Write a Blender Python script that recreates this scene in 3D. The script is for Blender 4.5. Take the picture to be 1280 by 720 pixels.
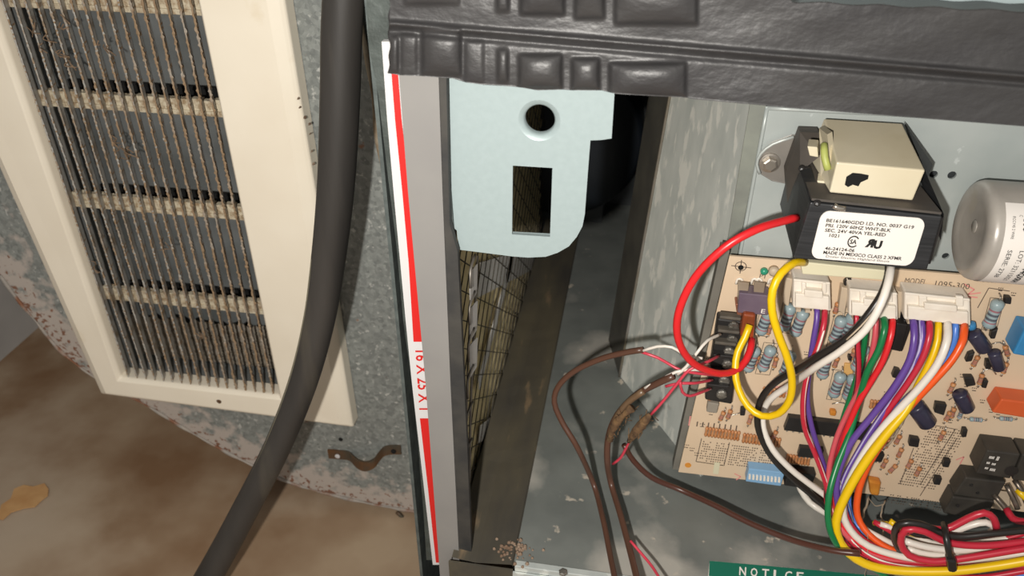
import bpy, math, random
from mathutils import Vector, Matrix
from mathutils.geometry import tessellate_polygon
random.seed(7)
for _o in list(bpy.data.objects): bpy.data.objects.remove(_o)
SC = bpy.context.scene
COL = SC.collection
# ------------------------------------------------------------ camera
PITCH, YAW, F = math.radians(33), math.radians(9.5), 1000.0
CAM = Vector((0, 0, 0.6))
cd = bpy.data.cameras.new('camera'); co = bpy.data.objects.new('camera', cd); COL.objects.link(co)
cd.sensor_width = 36; cd.lens = 36*F/1280; cd.clip_start = .01; cd.dof.use_dof = True; cd.dof.focus_distance = .45; cd.dof.aperture_fstop = 13
co.location = CAM; co.rotation_euler = (math.pi/2-PITCH, 0, YAW)
SC.camera = co
# ------------------------------------------------------------ world and light
W = bpy.data.worlds.new('world'); SC.world = W; W.use_nodes = True
W.node_tree.nodes['Background'].inputs[0].default_value = (1.0, .97, .92, 1)
W.node_tree.nodes['Background'].inputs[1].default_value = .36
def cam_to_world(r, u, f):
    R = Vector((math.cos(YAW), math.sin(YAW), 0)); H = Vector((-math.sin(YAW), math.cos(YAW), 0))
    cp, sp = math.cos(PITCH), math.sin(PITCH)
    return R*r + H*(u*sp+f*cp) + Vector((0, 0, u*cp-f*sp))
ld = bpy.data.lights.new('phone_flash', 'AREA'); ld.shape = 'DISK'; ld.size = .012; ld.energy = 3.75; ld.color = (1, .955, .89)
lo = bpy.data.objects.new('phone_flash', ld); COL.objects.link(lo)
lo.location = CAM + cam_to_world(-.050, -.034, -.045); lo.rotation_euler = co.rotation_euler
SC.view_settings.view_transform = 'Standard'; SC.view_settings.look = 'None'
SC.view_settings.exposure = 0.0; SC.view_settings.gamma = 1.0; SC.view_settings.use_curve_mapping = False

# ------------------------------------------------------------ pixel -> plane helpers
def ray(px, py): return cam_to_world((px-640)/F, (360-py)/F, 1.0)
def onY(px, py, Y): d = ray(px, py); return CAM + d*((Y-CAM.y)/d.y)
def onX(px, py, X): d = ray(px, py); return CAM + d*((X-CAM.x)/d.x)
def onZ(px, py, Z): d = ray(px, py); return CAM + d*((Z-CAM.z)/d.z)
DECK = .166; YB = .415
def dk(px, py, f): d = ray(px, py); return CAM + d*(((DECK-CAM.z)/d.z)*f)   # fraction of the way down to the deck
def bd(px, py, h): return onY(px, py, YB-h)                                # height h in front of the circuit board

# ------------------------------------------------------------ materials
def lin(h):
    h = h.lstrip('#'); c = [int(h[i:i+2], 16)/255 for i in (0, 2, 4)]
    return tuple(x/12.92 if x <= .04045 else ((x+.055)/1.055)**2.4 for x in c) + (1,)
def mat(name, c1, c2=None, scale=40, rough=.5, metal=0, bump=0, bscale=None, c3=None, s3=10, t3=.6, w3=.06, stretch=(1,1,1), detail=4, spec=.5, mid=.5, wid=.18, alpha=1, voro=False, c4=None, s4=60, t4=.62):
    m = bpy.data.materials.new(name); m.use_nodes = True
    N, L = m.node_tree.nodes, m.node_tree.links; b = N['Principled BSDF']
    b.inputs['Roughness'].default_value = rough; b.inputs['Metallic'].default_value = metal
    b.inputs['Specular IOR Level'].default_value = spec; b.inputs['Alpha'].default_value = alpha
    b.inputs['Base Color'].default_value = lin(c1)
    tc = N.new('ShaderNodeTexCoord'); mp = N.new('ShaderNodeMapping'); mp.inputs['Scale'].default_value = stretch
    g = N.new('ShaderNodeNewGeometry'); L.new(g.outputs['Position'], mp.inputs[0])
    def noise(s, d=4):
        if voro and s == scale:
            n = N.new('ShaderNodeTexVoronoi'); n.inputs['Scale'].default_value = s; L.new(mp.outputs[0], n.inputs['Vector'])
            s_ = N.new('ShaderNodeSeparateColor'); L.new(n.outputs['Color'], s_.inputs[0])
            n2 = N.new('ShaderNodeTexNoise'); n2.inputs['Scale'].default_value = s*.6; L.new(mp.outputs[0], n2.inputs['Vector'])
            mm = N.new('ShaderNodeMix'); mm.inputs[0].default_value = .6; L.new(s_.outputs[0], mm.inputs[2]); L.new(n2.outputs[0], mm.inputs[3]); return mm.outputs[0]
        n = N.new('ShaderNodeTexNoise'); n.inputs['Scale'].default_value = s; n.inputs['Detail'].default_value = d
        L.new(mp.outputs[0], n.inputs['Vector']); return n.outputs[0]
    def ramp(src, a, b_): 
        r = N.new('ShaderNodeMapRange'); r.inputs[1].default_value = a; r.inputs[2].default_value = b_; L.new(src, r.inputs[0]); return r.outputs[0]
    def mix(f, a, b_):
        x = N.new('ShaderNodeMix'); x.data_type = 'RGBA'; L.new(f, x.inputs[0])
        for i, v in ((6, a), (7, b_)):
            if isinstance(v, tuple): x.inputs[i].default_value = v
            else: L.new(v, x.inputs[i])
        return x.outputs[2]
    cur = lin(c1)
    if c2: cur = mix(ramp(noise(scale, detail), mid-wid, mid+wid), cur, lin(c2))
    if c3: cur = mix(ramp(noise(s3, 6), t3, t3+w3), cur, lin(c3))
    if c4: cur = mix(ramp(noise(s4, 5), t4, t4+.05), cur, lin(c4))
    if not isinstance(cur, tuple): L.new(cur, b.inputs['Base Color'])
    if bump:
        bp = N.new('ShaderNodeBump'); bp.inputs['Strength'].default_value = bump; bp.inputs['Distance'].default_value = .002
        L.new(noise(bscale or scale*2), bp.inputs['Height']); L.new(bp.outputs[0], b.inputs['Normal'])
    return m
M = {}
M['concrete'] = mat('concrete', '7f6145', 'a8937a', 8, .75, c3='b3a28e', s3=4, t3=.5, w3=.2, bump=.15, bscale=60, wid=.14)
M['wall'] = mat('painted_wall', 'bdbab6', 'aaa7a4', 12, .7)
M['galv'] = mat('galvanized_spangle', '6c706e', '949894', 330, .5, .12, c3='b6b7b2', s3=170, t3=.60, w3=.08, bump=.12, voro=True, wid=.3, c4='8a6a55', s4=26, t4=.70)
M['galv_rust'] = mat('galvanized_rusty_edge', '8f8a84', 'a39a90', 90, .7, .1, c3='7d543c', s3=50, t3=.5, w3=.12, bump=.2)
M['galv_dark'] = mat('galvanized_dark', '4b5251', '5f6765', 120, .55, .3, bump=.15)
M['galv_clean'] = mat('galvanized_clean', 'a9b0ae', 'bcc1bd', 60, .42, .15, bump=.03, c3='ccd0cb', s3=110, t3=.6, w3=.05)
M['deck'] = mat('deck_grey_metal', '6b6f6c', '7b7f7b', 30, .5, .15, c3='aaa79f', s3=13, t3=.56, w3=.13, bump=.06, c4='bdb4a6', s4=80, t4=.66)
M['plate'] = mat('control_plate', 'a3aba9', 'b4bab7', 25, .38, .15, bump=.03, c3='c0c6c4', s3=140, t3=.66, w3=.04)
M['wedge'] = mat('partition_streaked', 'bcc1bc', 'd0d3cd', 80, .38, .1, stretch=(1,1,.35), c3='e2e2da', s3=110, t3=.55, w3=.06, bump=.05)
M['bracket'] = mat('bracket_zinc', '96a4a5', '9aa8a9', 300, .45, .15, bump=.02)
M['cream'] = mat('cream_paint', 'e8decb', 'ede4d2', 20, .45, c3='e0d3ba', s3=30, t3=.66, w3=.1)
M['slat'] = mat('slat_metal', 'b0ada6', '85735c', 75, .4, .2, mid=.60, wid=.1, bump=.2, bscale=300)
M['slat_dusty'] = mat('slat_dusty', '937b60', 'a59c90', 90, .8, .0, mid=.6, wid=.1, bump=.5, bscale=400)
M['dust'] = mat('brown_dust', '866f58', '5f4c3b', 180, .95, bump=.6)
M['comb'] = mat('crossbar_beige', 'cdc2aa', '9a8467', 260, .8, bump=.4, mid=.54, wid=.12)
M['cavity'] = mat('cavity_grey', '727575', '5c5f5e', 30, .7)
M['filter_old'] = mat('clogged_filter', '8c857a', '6e6252', 110, .95, bump=.8, c3='8a8176', s3=60, t3=.6)
M['rubber'] = mat('black_rubber', '2c2a28', '3b3835', 35, .5, stretch=(1,1,.12), bump=.1, bscale=120, c3='4d483f', s3=26, t3=.6, w3=.12)
M['bar'] = mat('black_mastic', '302f30', '373636', 60, .45, bump=.22, bscale=300, stretch=(.6,1,1))
M['flange'] = mat('grey_painted_steel', '7d7b79', '82807d', 30, .5)
M['dark_seam'] = mat('dark_seam', '2a2a2a', '3c3a36', 60, .7, bump=.2)
M['side_in'] = mat('dusty_dark_steel', '3a3732', '57503f', 30, .8, bump=.25, stretch=(1,.25,1), c3='75634c', s3=60, t3=.62, w3=.08)
M['white_card'] = mat('white_card', 'c6c5c5', None, rough=.6)
M['red_print'] = mat('red_print', 'c41c18', None, rough=.55)
M['media'] = mat('filter_media_tan', 'eddcae', 'd3c194', 60, .95, bump=.5)
M['card_grey'] = mat('grey_cardboard', 'd6d4d2', 'c6c3c0', 50, .8)
M['mesh_wire'] = mat('mesh_wire', '8d8780', None, rough=.45, metal=.6)
M['mesh_dark'] = mat('mesh_wire_dark', '4a453c', None, rough=.6, metal=.3)
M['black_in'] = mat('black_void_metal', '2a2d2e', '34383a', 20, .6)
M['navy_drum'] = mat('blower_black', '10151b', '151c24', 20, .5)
M['black_pl'] = mat('black_plastic', '1d1b1b', '282625', 80, .42)
M['relay_bl'] = mat('relay_black', '2f2c28', '3d3933', 90, .55)
M['core'] = mat('laminated_core', '2b2c2e', '3a3b3d', 400, .45, .3, stretch=(.1,.1,3))
M['core_top'] = mat('core_top_grey', '47433f', '575049', 60, .6)  # paler, browner grey than the core
M['nylon'] = mat('cream_nylon', 'cdc1a4', 'd8ceb4', 25, .4, c3='c2b596', s3=30, t3=.6, w3=.2)
M['nylon_lt'] = mat('pale_nylon', 'cfc9ac', None, rough=.4)
M['sticker'] = mat('white_sticker', 'e9e3dc', None, rough=.45)
M['ink'] = mat('black_ink', '1b1a1a', None, rough=.6)
M['ink_soft'] = mat('grey_ink', '55493f', None, rough=.7)
M['ink_red'] = mat('red_stamp_ink', 'd98a84', None, rough=.7)
M['pcb'] = mat('circuit_board_tan', 'cdb598', 'd6bfa4', 15, .5, c3='c2a98a', s3=25, t3=.62, w3=.1)
M['pcb_edge'] = mat('board_tray', '77746b', '67645c', 40, .6)
M['conn'] = mat('white_connector', 'e9e1d5', 'dcd2c3', 80, .35)
M['conn_grey'] = mat('connector_side', 'b9a892', None, rough=.5)
M['fuse'] = mat('purple_fuse', '5d4f5e', '6b5d6a', 60, .35)
M['orange_tr'] = mat('orange_insulator', 'a4451c', '6e3a22', 60, .35)
M['res_blue'] = mat('resistor_blue', '84979c', '95a5a8', 60, .35)
M['res_tan'] = mat('resistor_tan', 'c08a5c', 'a8683c', 300, .4)
M['band_d'] = mat('band_dark', '555a62', None, rough=.4)
M['band_r'] = mat('band_red', '96656c', None, rough=.4)
M['lead'] = mat('tin_lead', 'b3aca2', None, rough=.3, metal=.8)
M['screw'] = mat('screw_metal', 'a09c94', '6a665f', 120, .35, .7, bump=.3)
M['relay_blue'] = mat('relay_blue', '2f78ac', '3d88ba', 40, .4)
M['relay_or'] = mat('relay_orange', 'c8562c', 'd06236', 40, .4)
M['cap_navy'] = mat('capacitor_navy', '2b2a3c', '3a384a', 90, .3)
M['dip_blue'] = mat('dip_blue', '7fa8cb', None, rough=.4)
M['film'] = mat('orange_film_cap', 'cf8a35', 'b86c22', 90, .4)
M['green_led'] = mat('green_led', '2f8f70', None, rough=.3)
M['alu'] = mat('brushed_aluminium', 'b5afa6', '97918a', 35, .33, .12, c3='a9a296', s3=70, t3=.62, bump=.08)
M['rust'] = mat('rusty_steel', '4c493f', '6b4a2e', 60, .6, .3, bump=.2)
M['rustdirt'] = mat('rust_dirt', '6e5745', '94806e', 90, .9, bump=.6)
M['label_green'] = mat('green_label', '0f6a55', None, rough=.5)
M['scrap'] = mat('tan_scrap', 'c99f6c', 'b98a58', 60, .8)
M['hole'] = mat('hole_and_shade_black', '070707', None, rough=.9)
M['foam'] = mat('bead_caulk', '9a8f7c', '7a6a55', 90, .8, bump=.3, c3='7c4a2c', s3=50, t3=.64)
for n, c in dict(w_red='d3252a', w_red2='b8283a', w_pink='c8545c', w_yellow='e0b80c', w_white='dcd5cb', w_black='24211f', w_purple='5f4390', w_green='14703f', w_orange='e2571f', w_blue='4f7fd0', w_brown='553a2e', w_brown2='4a2b22', w_lav='b3aacb', w_tan='6b5540', w_pinkcond='c63f50').items():
    M[n] = mat(n.replace('w_', 'insulation_'), c, None, rough=.33)
M['fray'] = mat('frayed_sheath', '75593a', '4f3a28', 200, .9, bump=.8)
M['web'] = mat('dusty_cobweb', '9a8a76', None, rough=1)
M['tie'] = mat('zip_tie_black', '22201f', None, rough=.35)
M['copper'] = mat('crimp_metal', '8f8478', '5f564e', 120, .35, .7)

# ------------------------------------------------------------ mesh helpers
WL = {}
class MB:
    def __init__(s): s.v = []; s.f = []; s.m = []
    def add(s, vs, fs, mi=0):
        b = len(s.v); s.v += [Vector(v) for v in vs]
        for f in fs: s.f.append([b+i for i in f]); s.m.append(mi)
        return s
    def hexa(s, a, b, mi=0, top=None):           # a, b: two quads of 4 points
        fs = [(0,1,2,3), (7,6,5,4), (0,4,5,1), (1,5,6,2), (2,6,7,3), (3,7,4,0)]
        s.add(list(a)+list(b), fs, mi); return s
    def box(s, lo_, hi, mi=0):
        x0,y0,z0 = lo_; x1,y1,z1 = hi
        return s.hexa([(x0,y0,z0),(x1,y0,z0),(x1,y0,z1),(x0,y0,z1)], [(x0,y1,z0),(x1,y1,z0),(x1,y1,z1),(x0,y1,z1)], mi)
    def prism(s, outer, holes, t, mi=0):
        loops = [list(outer)]+[list(h) for h in holes]; allp = [Vector(p) for l in loops for p in l]
        tri = tessellate_polygon([[Vector(p) for p in l] for l in loops]); n = len(allp); t = Vector(t)
        s.add(allp+[p+t for p in allp], [tuple(x) for x in tri]+[(x[2]+n, x[1]+n, x[0]+n) for x in tri], mi)
        b = len(s.v)-2*n; k = 0
        for l in loops:
            for i in range(len(l)):
                j = (i+1) % len(l); s.f.append([b+k+i, b+k+j, b+k+j+n, b+k+i+n]); s.m.append(mi)
            k += len(l)
        return s
    def tube(s, pts, r, seg=8, mi=0, step=.004, cap=True, rfun=None):
        P = smooth(pts, step); n = len(P); prev = None; rings = []
        for i, p in enumerate(P):
            d = (P[min(i+1, n-1)]-P[max(i-1, 0)]).normalized()
            if prev is None: prev = d.orthogonal().normalized()
            u = (prev-d*prev.dot(d)).normalized(); w = d.cross(u); prev = u
            rr = rfun(i/(n-1)) if rfun else r
            rings.append([p+(u*math.cos(2*math.pi*k/seg)+w*math.sin(2*math.pi*k/seg))*rr for k in range(seg)])
        vs = [v for rg in rings for v in rg]; fs = []
        for i in range(n-1):
            for k in range(seg): fs.append((i*seg+k, i*seg+(k+1) % seg, (i+1)*seg+(k+1) % seg, (i+1)*seg+k))
        if cap: fs += [tuple(range(seg-1, -1, -1)), tuple((n-1)*seg+k for k in range(seg))]
        return s.add(vs, fs, mi)
    def lathe(s, base, axis, prof, seg=16, mis=None, mi=0):  # prof: [(dist along axis, radius)]
        axis = Vector(axis).normalized(); u = axis.orthogonal().normalized(); w = axis.cross(u); base = Vector(base)
        vs = [base+axis*d+(u*math.cos(2*math.pi*k/seg)+w*math.sin(2*math.pi*k/seg))*r for d, r in prof for k in range(seg)]
        b = len(s.v); s.v += vs
        for i in range(len(prof)-1):
            for k in range(seg):
                s.f.append([b+i*seg+k, b+i*seg+(k+1) % seg, b+(i+1)*seg+(k+1) % seg, b+(i+1)*seg+k]); s.m.append(mis[i] if mis else mi)
        s.f.append([b+k for k in range(seg-1, -1, -1)]); s.m.append(mis[0] if mis else mi)
        s.f.append([b+(len(prof)-1)*seg+k for k in range(seg)]); s.m.append(mis[-1] if mis else mi)
        return s
    def build(s, name, mats, parent=None, smooth_=False, at=None, label=None, bevel=0):
        me = bpy.data.meshes.new(name); o = bpy.data.objects.new(name, me)
        if parent is not None: org = WL[parent.name] if at is None else Vector(at)
        else:
            if at is None:
                lo_ = [min(v[i] for v in s.v) for i in range(3)]; hi = [max(v[i] for v in s.v) for i in range(3)]
                at = ((lo_[0]+hi[0])/2, (lo_[1]+hi[1])/2, lo_[2])
            org = Vector(at)
        me.from_pydata([v-org for v in s.v], [], s.f)
        if not isinstance(mats, (list, tuple)): mats = [mats]
        for m in mats: me.materials.append(M[m] if isinstance(m, str) else m)
        me.polygons.foreach_set('material_index', s.m)
        if smooth_: me.polygons.foreach_set('use_smooth', [True]*len(me.polygons))
        me.update()
        COL.objects.link(o)
        if parent is not None: o.parent = parent; o.location = org-WL[parent.name]
        else: o.location = org
        WL[o.name] = org
        if label: o['label'] = label
        if bevel:
            b = o.modifiers.new('b', 'BEVEL'); b.width = bevel; b.segments = 2; b.limit_method = 'ANGLE'
        if smooth_ and smooth_ == 'auto':
            me.polygons.foreach_set('use_smooth', [False]*len(me.polygons))
        return o
def smooth(pts, step=.004):
    P = [Vector(p) for p in pts]
    if len(P) < 3:
        n = max(1, int((P[1]-P[0]).length/step/3)); return [P[0].lerp(P[1], i/n) for i in range(n+1)]
    Q = [P[0]*2-P[1]]+P+[P[-1]*2-P[-2]]; out = []
    for i in range(1, len(Q)-2):
        n = max(2, int((Q[i+1]-Q[i]).length/step))
        for k in range(n):
            t = k/n
            out.append(.5*((2*Q[i])+(Q[i+1]-Q[i-1])*t+(2*Q[i-1]-5*Q[i]+4*Q[i+1]-Q[i+2])*t*t+(3*Q[i]-Q[i-1]-3*Q[i+1]+Q[i+2])*t**3))
    out.append(P[-1]); return out
def tag(o, label, cat, group=None, kind=None):
    o['label'] = label; o['category'] = cat
    if group: o['group'] = group
    if kind: o['kind'] = kind
    return o
def thing(name, label, cat, loc, group=None):
    o = bpy.data.objects.new(name, None); COL.objects.link(o); o.location = loc; o.empty_display_size = .01
    WL[o.name] = Vector(loc); return tag(o, label, cat, group)
def struct(o): o['kind'] = 'structure'; return o
# text: mesh verts of a string, laid out by a mapping (x, y) -> point
_tc = {}
def text_verts(s, bold=0):
    key = (s, bold)
    if key not in _tc:
        c = bpy.data.curves.new('t', 'FONT'); c.body = s; c.size = 1; c.resolution_u = 2; c.offset = bold
        o = bpy.data.objects.new('t', c); COL.objects.link(o); dg = bpy.context.evaluated_depsgraph_get(); dg.update()
        me = bpy.data.meshes.new_from_object(o.evaluated_get(dg))
        v = [(x.co.x, x.co.y) for x in me.vertices]; f = [tuple(p.vertices) for p in me.polygons]
        bpy.data.objects.remove(o); bpy.data.curves.remove(c); bpy.data.meshes.remove(me)
        x0 = min(a for a, b in v); x1 = max(a for a, b in v); y0 = min(b for a, b in v); y1 = max(b for a, b in v)
        _tc[key] = ([((a-x0)/(x1-x0), (b-y0)/(y1-y0)) for a, b in v], f)
    return _tc[key]
def text(mb, s, fn, u0, u1, v0, v1, mi=0, bold=0, mirror=False):   # v0 bottom, v1 top in the mapping's coordinates
    v, f = text_verts(s, bold)
    mb.add([fn(u0+(u1-u0)*((1-a) if mirror else a), v0+(v1-v0)*b) for a, b in v], f, mi)
def quadmap(TL, TR, BR, BL, lift=.0003):     # (u right 0..1, v DOWN 0..1)
    n = (TR-TL).cross(BL-TL).normalized()
    if n.dot(CAM-TL) < 0: n = -n
    return lambda u, v: (TL.lerp(TR, u)).lerp(BL.lerp(BR, u), v)+n*lift

# ============================================================ THE SETTING
struct(MB().box((-1.6, -.6, -.03), (1.2, 1.2, 0)).build('floor', 'concrete'))
struct(MB().box((-.765, -.6, 0), (-.735, 1.2, 1.1)).build('wall_left', 'wall'))
struct(MB().box((-.735, 1.15, 0), (1.2, 1.2, 1.1)).build('wall_back', 'wall'))

# ============================================================ galvanized plenum sheet with the return-air opening
YG = .50
px_out = [(0,345),(24,378),(45,403),(72,436),(100,460),(130,480),(180,506),(245,545),(310,580),(370,607),(450,628),(526,642),(520,560),(511,480),(500,400),(490,310),(480,230),(465,120),(447,0)]
tl = onY(447, 0, YG); top = [Vector((tl.x-.005, YG, .84)), Vector((-.62, YG, .84)), Vector((-.62, YG, .36))]
outer = [onY(x, y, YG) for x, y in px_out]; outer = [outer[0]] + outer[1:] + top + []
IN = [(-.4400, .112), (-.2880, .112)]
il0, il1 = onY(155, 468, .49), onY(352, 489, .49)
XL, XR, ZB = il0.x, il1.x, (il0.z+il1.z)/2; ZT = .72
hole = [Vector((XL-.002, YG, ZB-.002)), Vector((XR+.002, YG, ZB-.002)), Vector((XR+.002, YG, ZT)), Vector((XL-.002, YG, ZT))]
def circ3(a, b, c):
    ax, ay, bx, by, cx, cy = a.x, a.z, b.x, b.z, c.x, c.z; d = 2*(ax*(by-cy)+bx*(cy-ay)+cx*(ay-by))
    ux = ((ax*ax+ay*ay)*(by-cy)+(bx*bx+by*by)*(cy-ay)+(cx*cx+cy*cy)*(ay-by))/d; uy = ((ax*ax+ay*ay)*(cx-bx)+(bx*bx+by*by)*(ax-cx)+(cx*cx+cy*cy)*(bx-ax))/d
    return Vector((ux, YG, uy)), math.hypot(ax-ux, ay-uy)
acen, arad = circ3(onY(0, 345, YG), onY(180, 506, YG), onY(526, 642, YG))
def weather(m):       # white corrosion and rust freckles that creep in from the damp bottom edge
    N, L = m.node_tree.nodes, m.node_tree.links; b = N['Principled BSDF']; src = b.inputs['Base Color'].links[0].from_socket
    g = N.new('ShaderNodeNewGeometry'); vs_ = N.new('ShaderNodeVectorMath'); vs_.operation = 'DISTANCE'; L.new(g.outputs['Position'], vs_.inputs[0]); vs_.inputs[1].default_value = acen
    def nz(sc):
        n = N.new('ShaderNodeTexNoise'); n.inputs['Scale'].default_value = sc; n.inputs['Detail'].default_value = 6; L.new(g.outputs['Position'], n.inputs['Vector']); return n.outputs[0]
    def mr(a, x0, x1, y0=0, y1=1):
        r = N.new('ShaderNodeMapRange'); L.new(a, r.inputs[0])
        for i, v in enumerate((x0, x1, y0, y1)): r.inputs[i+1].default_value = v
        return r.outputs[0]
    def add(a, b2):
        x = N.new('ShaderNodeMath'); x.operation = 'ADD'; L.new(a, x.inputs[0]); L.new(b2, x.inputs[1]); return x.outputs[0]
    def mix(f, a, col):
        x = N.new('ShaderNodeMix'); x.data_type = 'RGBA'; L.new(f, x.inputs[0]); L.new(a, x.inputs[6]); x.inputs[7].default_value = lin(col); return x.outputs[2]
    band = mr(vs_.outputs['Value'], arad-.085, arad-.012, 0, .5)
    c = mix(mr(add(band, nz(70)), .82, .96), src, 'b5aca4')
    band2 = mr(vs_.outputs['Value'], arad-.06, arad-.002, 0, .34)
    c = mix(mr(add(band2, nz(190)), .85, .92), c, '7f5b49')
    c = mix(mr(nz(60), .68, .72), c, '8a6450')
    L.new(c, b.inputs['Base Color'])
weather(M['galv'])
plen = thing('duct_plenum', 'spangled galvanized duct sheet with rusty rounded bottom edge behind the cream grille', 'duct', (-.3, YG, 0))
MB().prism(outer, [hole], (0, .0015, 0)).build('face_sheet', 'galv', plen)
# rusty hem along the rounded edge
MB().tube([onY(x, y-1, YG-.0008) for x, y in px_out[:12]], .0012, 8, rfun=lambda t: .0013*(1+.35*math.sin(t*47)+.25*math.sin(t*113))).build('hem', 'galv_rust', plen, True)
# shell of the duct going back behind the edge
sh = MB(); pe = [onY(x, y, YG) for x, y in px_out[:12]]
sh.add([p+Vector((0, .001, 0)) for p in pe]+[p+Vector((0, .12, .012)) for p in pe], [(i, i+1, len(pe)+i+1, len(pe)+i) for i in range(len(pe)-1)])
sh.build('curved_underside', 'galv_rust', plen, True)
# caulk bead and the dark side flange right of it
bead = [onY(x+1, y, YG-.002) for x, y in [(440,-60)]+px_out[:10:-1]+[(526,655)]]
MB().tube(bead, .0021, 8, rfun=lambda t: .0019*(1+.4*math.sin(t*61)+.3*math.sin(t*29+1))).build('seam_bead', 'foam', plen, True)
fl = MB(); bl = [onY(x+2, y, YG) for x, y in [(440,-60)]+px_out[:10:-1]]
fl.add(bl+[p+Vector((.042, .02, 0)) for p in bl], [(i, i+1, len(bl)+i+1, len(bl)+i) for i in range(len(bl)-1)])
fl.build('side_flange', 'galv_dark', plen)
# right-hand small foot below the sheet
MB().tube([onY(496, 640, YG-.001), onY(512, 655, YG-.003), onY(522, 668, YG-.006), onY(527, 690, YG-.01)], .002, 6).build('loose_hem_end', 'rust', plen, True)
# inner pan behind the grille
pan = MB(); x0, x1, y0, y1, z0, z1 = XL-.002, XR+.002, YG+.001, YG+.055, ZB-.002, ZT
pan.add([(x0,y0,z0),(x1,y0,z0),(x1,y0,z1),(x0,y0,z1),(x0,y1,z0),(x1,y1,z0),(x1,y1,z1),(x0,y1,z1)], [(4,5,6,7),(0,1,5,4),(1,2,6,5),(0,4,7,3),(3,7,6,2)])
pan.build('inner_pan', 'cavity', plen)
# ---- clogged filter pad low in the opening
pad = MB(); nx, nz = 40, 26; zt = onY(250, 405, YG+.02).z
vs = []
for j in range(nz+1):
    for i in range(nx+1):
        e = .004*math.sin(i*1.7+j*.9)*random.random() if 0 < j < nz else 0
        vs.append((XL+(XR-XL)*i/nx, YG+.02-abs(e)-random.random()*.0015, ZB+(zt-ZB)*j/nz+(random.random()*.006 if j == nz else 0)))
pad.add(vs, [(j*(nx+1)+i, j*(nx+1)+i+1, (j+1)*(nx+1)+i+1, (j+1)*(nx+1)+i) for j in range(nz) for i in range(nx)])
p_ = thing('dust_filter', 'dust-clogged grey filter pad low behind the grille blades', 'filter', (.5*(XL+XR), YG+.02, ZB))
pad.build('pad', 'filter_old', p_, True)
MB().box((XR-.012, YG+.010, ZB+.004), (XR-.001, YG+.014, ZB+.040)).build('red_corner', mat('faded_red', '8a2f28', '5c3a30', 90, .8), p_, label='faded red card corner')

# ============================================================ cream return-air grille
YF = .485
gr = thing('air_grille', 'cream-painted return air grille with dusty vertical blades on the galvanized duct', 'grille', ((XL+XR)/2, YF, ZB-.02))
OB = [onY(125, 494, YF), onY(441, 536, YF)]
oxl, ozb0 = OB[0].x, OB[0].z; oxr, ozb1 = OB[1].x, OB[1].z
def oleft(z):  # outer-left border follows the photo's slight taper
    a = onY(125, 494, YF); b = onY(-30, 150, YF); t = (z-a.z)/(b.z-a.z); return a.x+(b.x-a.x)*t
ZT2 = .76
prof = [(0, 0), (.004, .0)]
fr = MB(); T = .012
A = [Vector((oleft(ozb0), YF, ozb0)), Vector((oxr, YF, ozb1)), Vector((oxr-.008, YF, ZT2)), Vector((oleft(ZT2), YF, ZT2))]
B = [Vector((XL, YF, ZB)), Vector((XR, YF, ZB)), Vector((XR, YF, ZT)), Vector((XL, YF, ZT))]
cr = .005
def off(P, cx, cz, dx, dz, dy): return Vector((P.x+dx*cx, P.y+dy, P.z+dz*cz))
sg = [(1, 1), (-1, 1), (-1, -1), (1, -1)]
r0 = [Vector((p.x, YG-.001, p.z)) for p in A]
r1 = [off(p, s[0], s[1], .003, .003, 0) for p, s in zip(A, sg)]
r1b = [off(p, s[0], s[1], .010, .006, -.0035) for p, s in zip(A, sg)]
r2 = [off(p, -s[0], -s[1], .0025, .0025, -.0025) for p, s in zip(B, sg)]
r3 = [off(p, 0, 0, 0, 0, .001) for p in B]
r4 = [off(p, 0, 0, 0, 0, .014) for p in B]
rings = [r0, [Vector((p.x, YF+.002, p.z)) for p in A], r1, r1b, r2, r3, r4]
fr.add([v for r in rings for v in r], [(k*4+i, k*4+(i+1) % 4, k*4+4+(i+1) % 4, k*4+4+i) for k in range(len(rings)-1) for i in range(4)])
fr.build('frame', 'cream', gr, bevel=.0012)
sc = onY(274, 503, YF-.003)
MB().lathe(sc+Vector((0, .002, 0)), (0, -1, 0), [(0, .0042), (.0012, .0042), (.002, .003), (.0022, .0005)], 12).build('screw', 'rust', gr, label='rusty screw')
# rust stain lumps on the outer right edge
rs = MB()
for x, y in [(372,124),(374,135),(380,148),(386,156),(387,168),(389,190),(391,206)]:
    p = onY(x, y, YF-.002); rs.lathe(p+Vector((0, .002, 0)), (0, -1, 0), [(0, .0008*random.uniform(.6, 1.5)), (.0022, .0004)], 6)
rs.build('rust_spots', 'rustdirt', gr)['kind'] = 'stuff'
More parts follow.
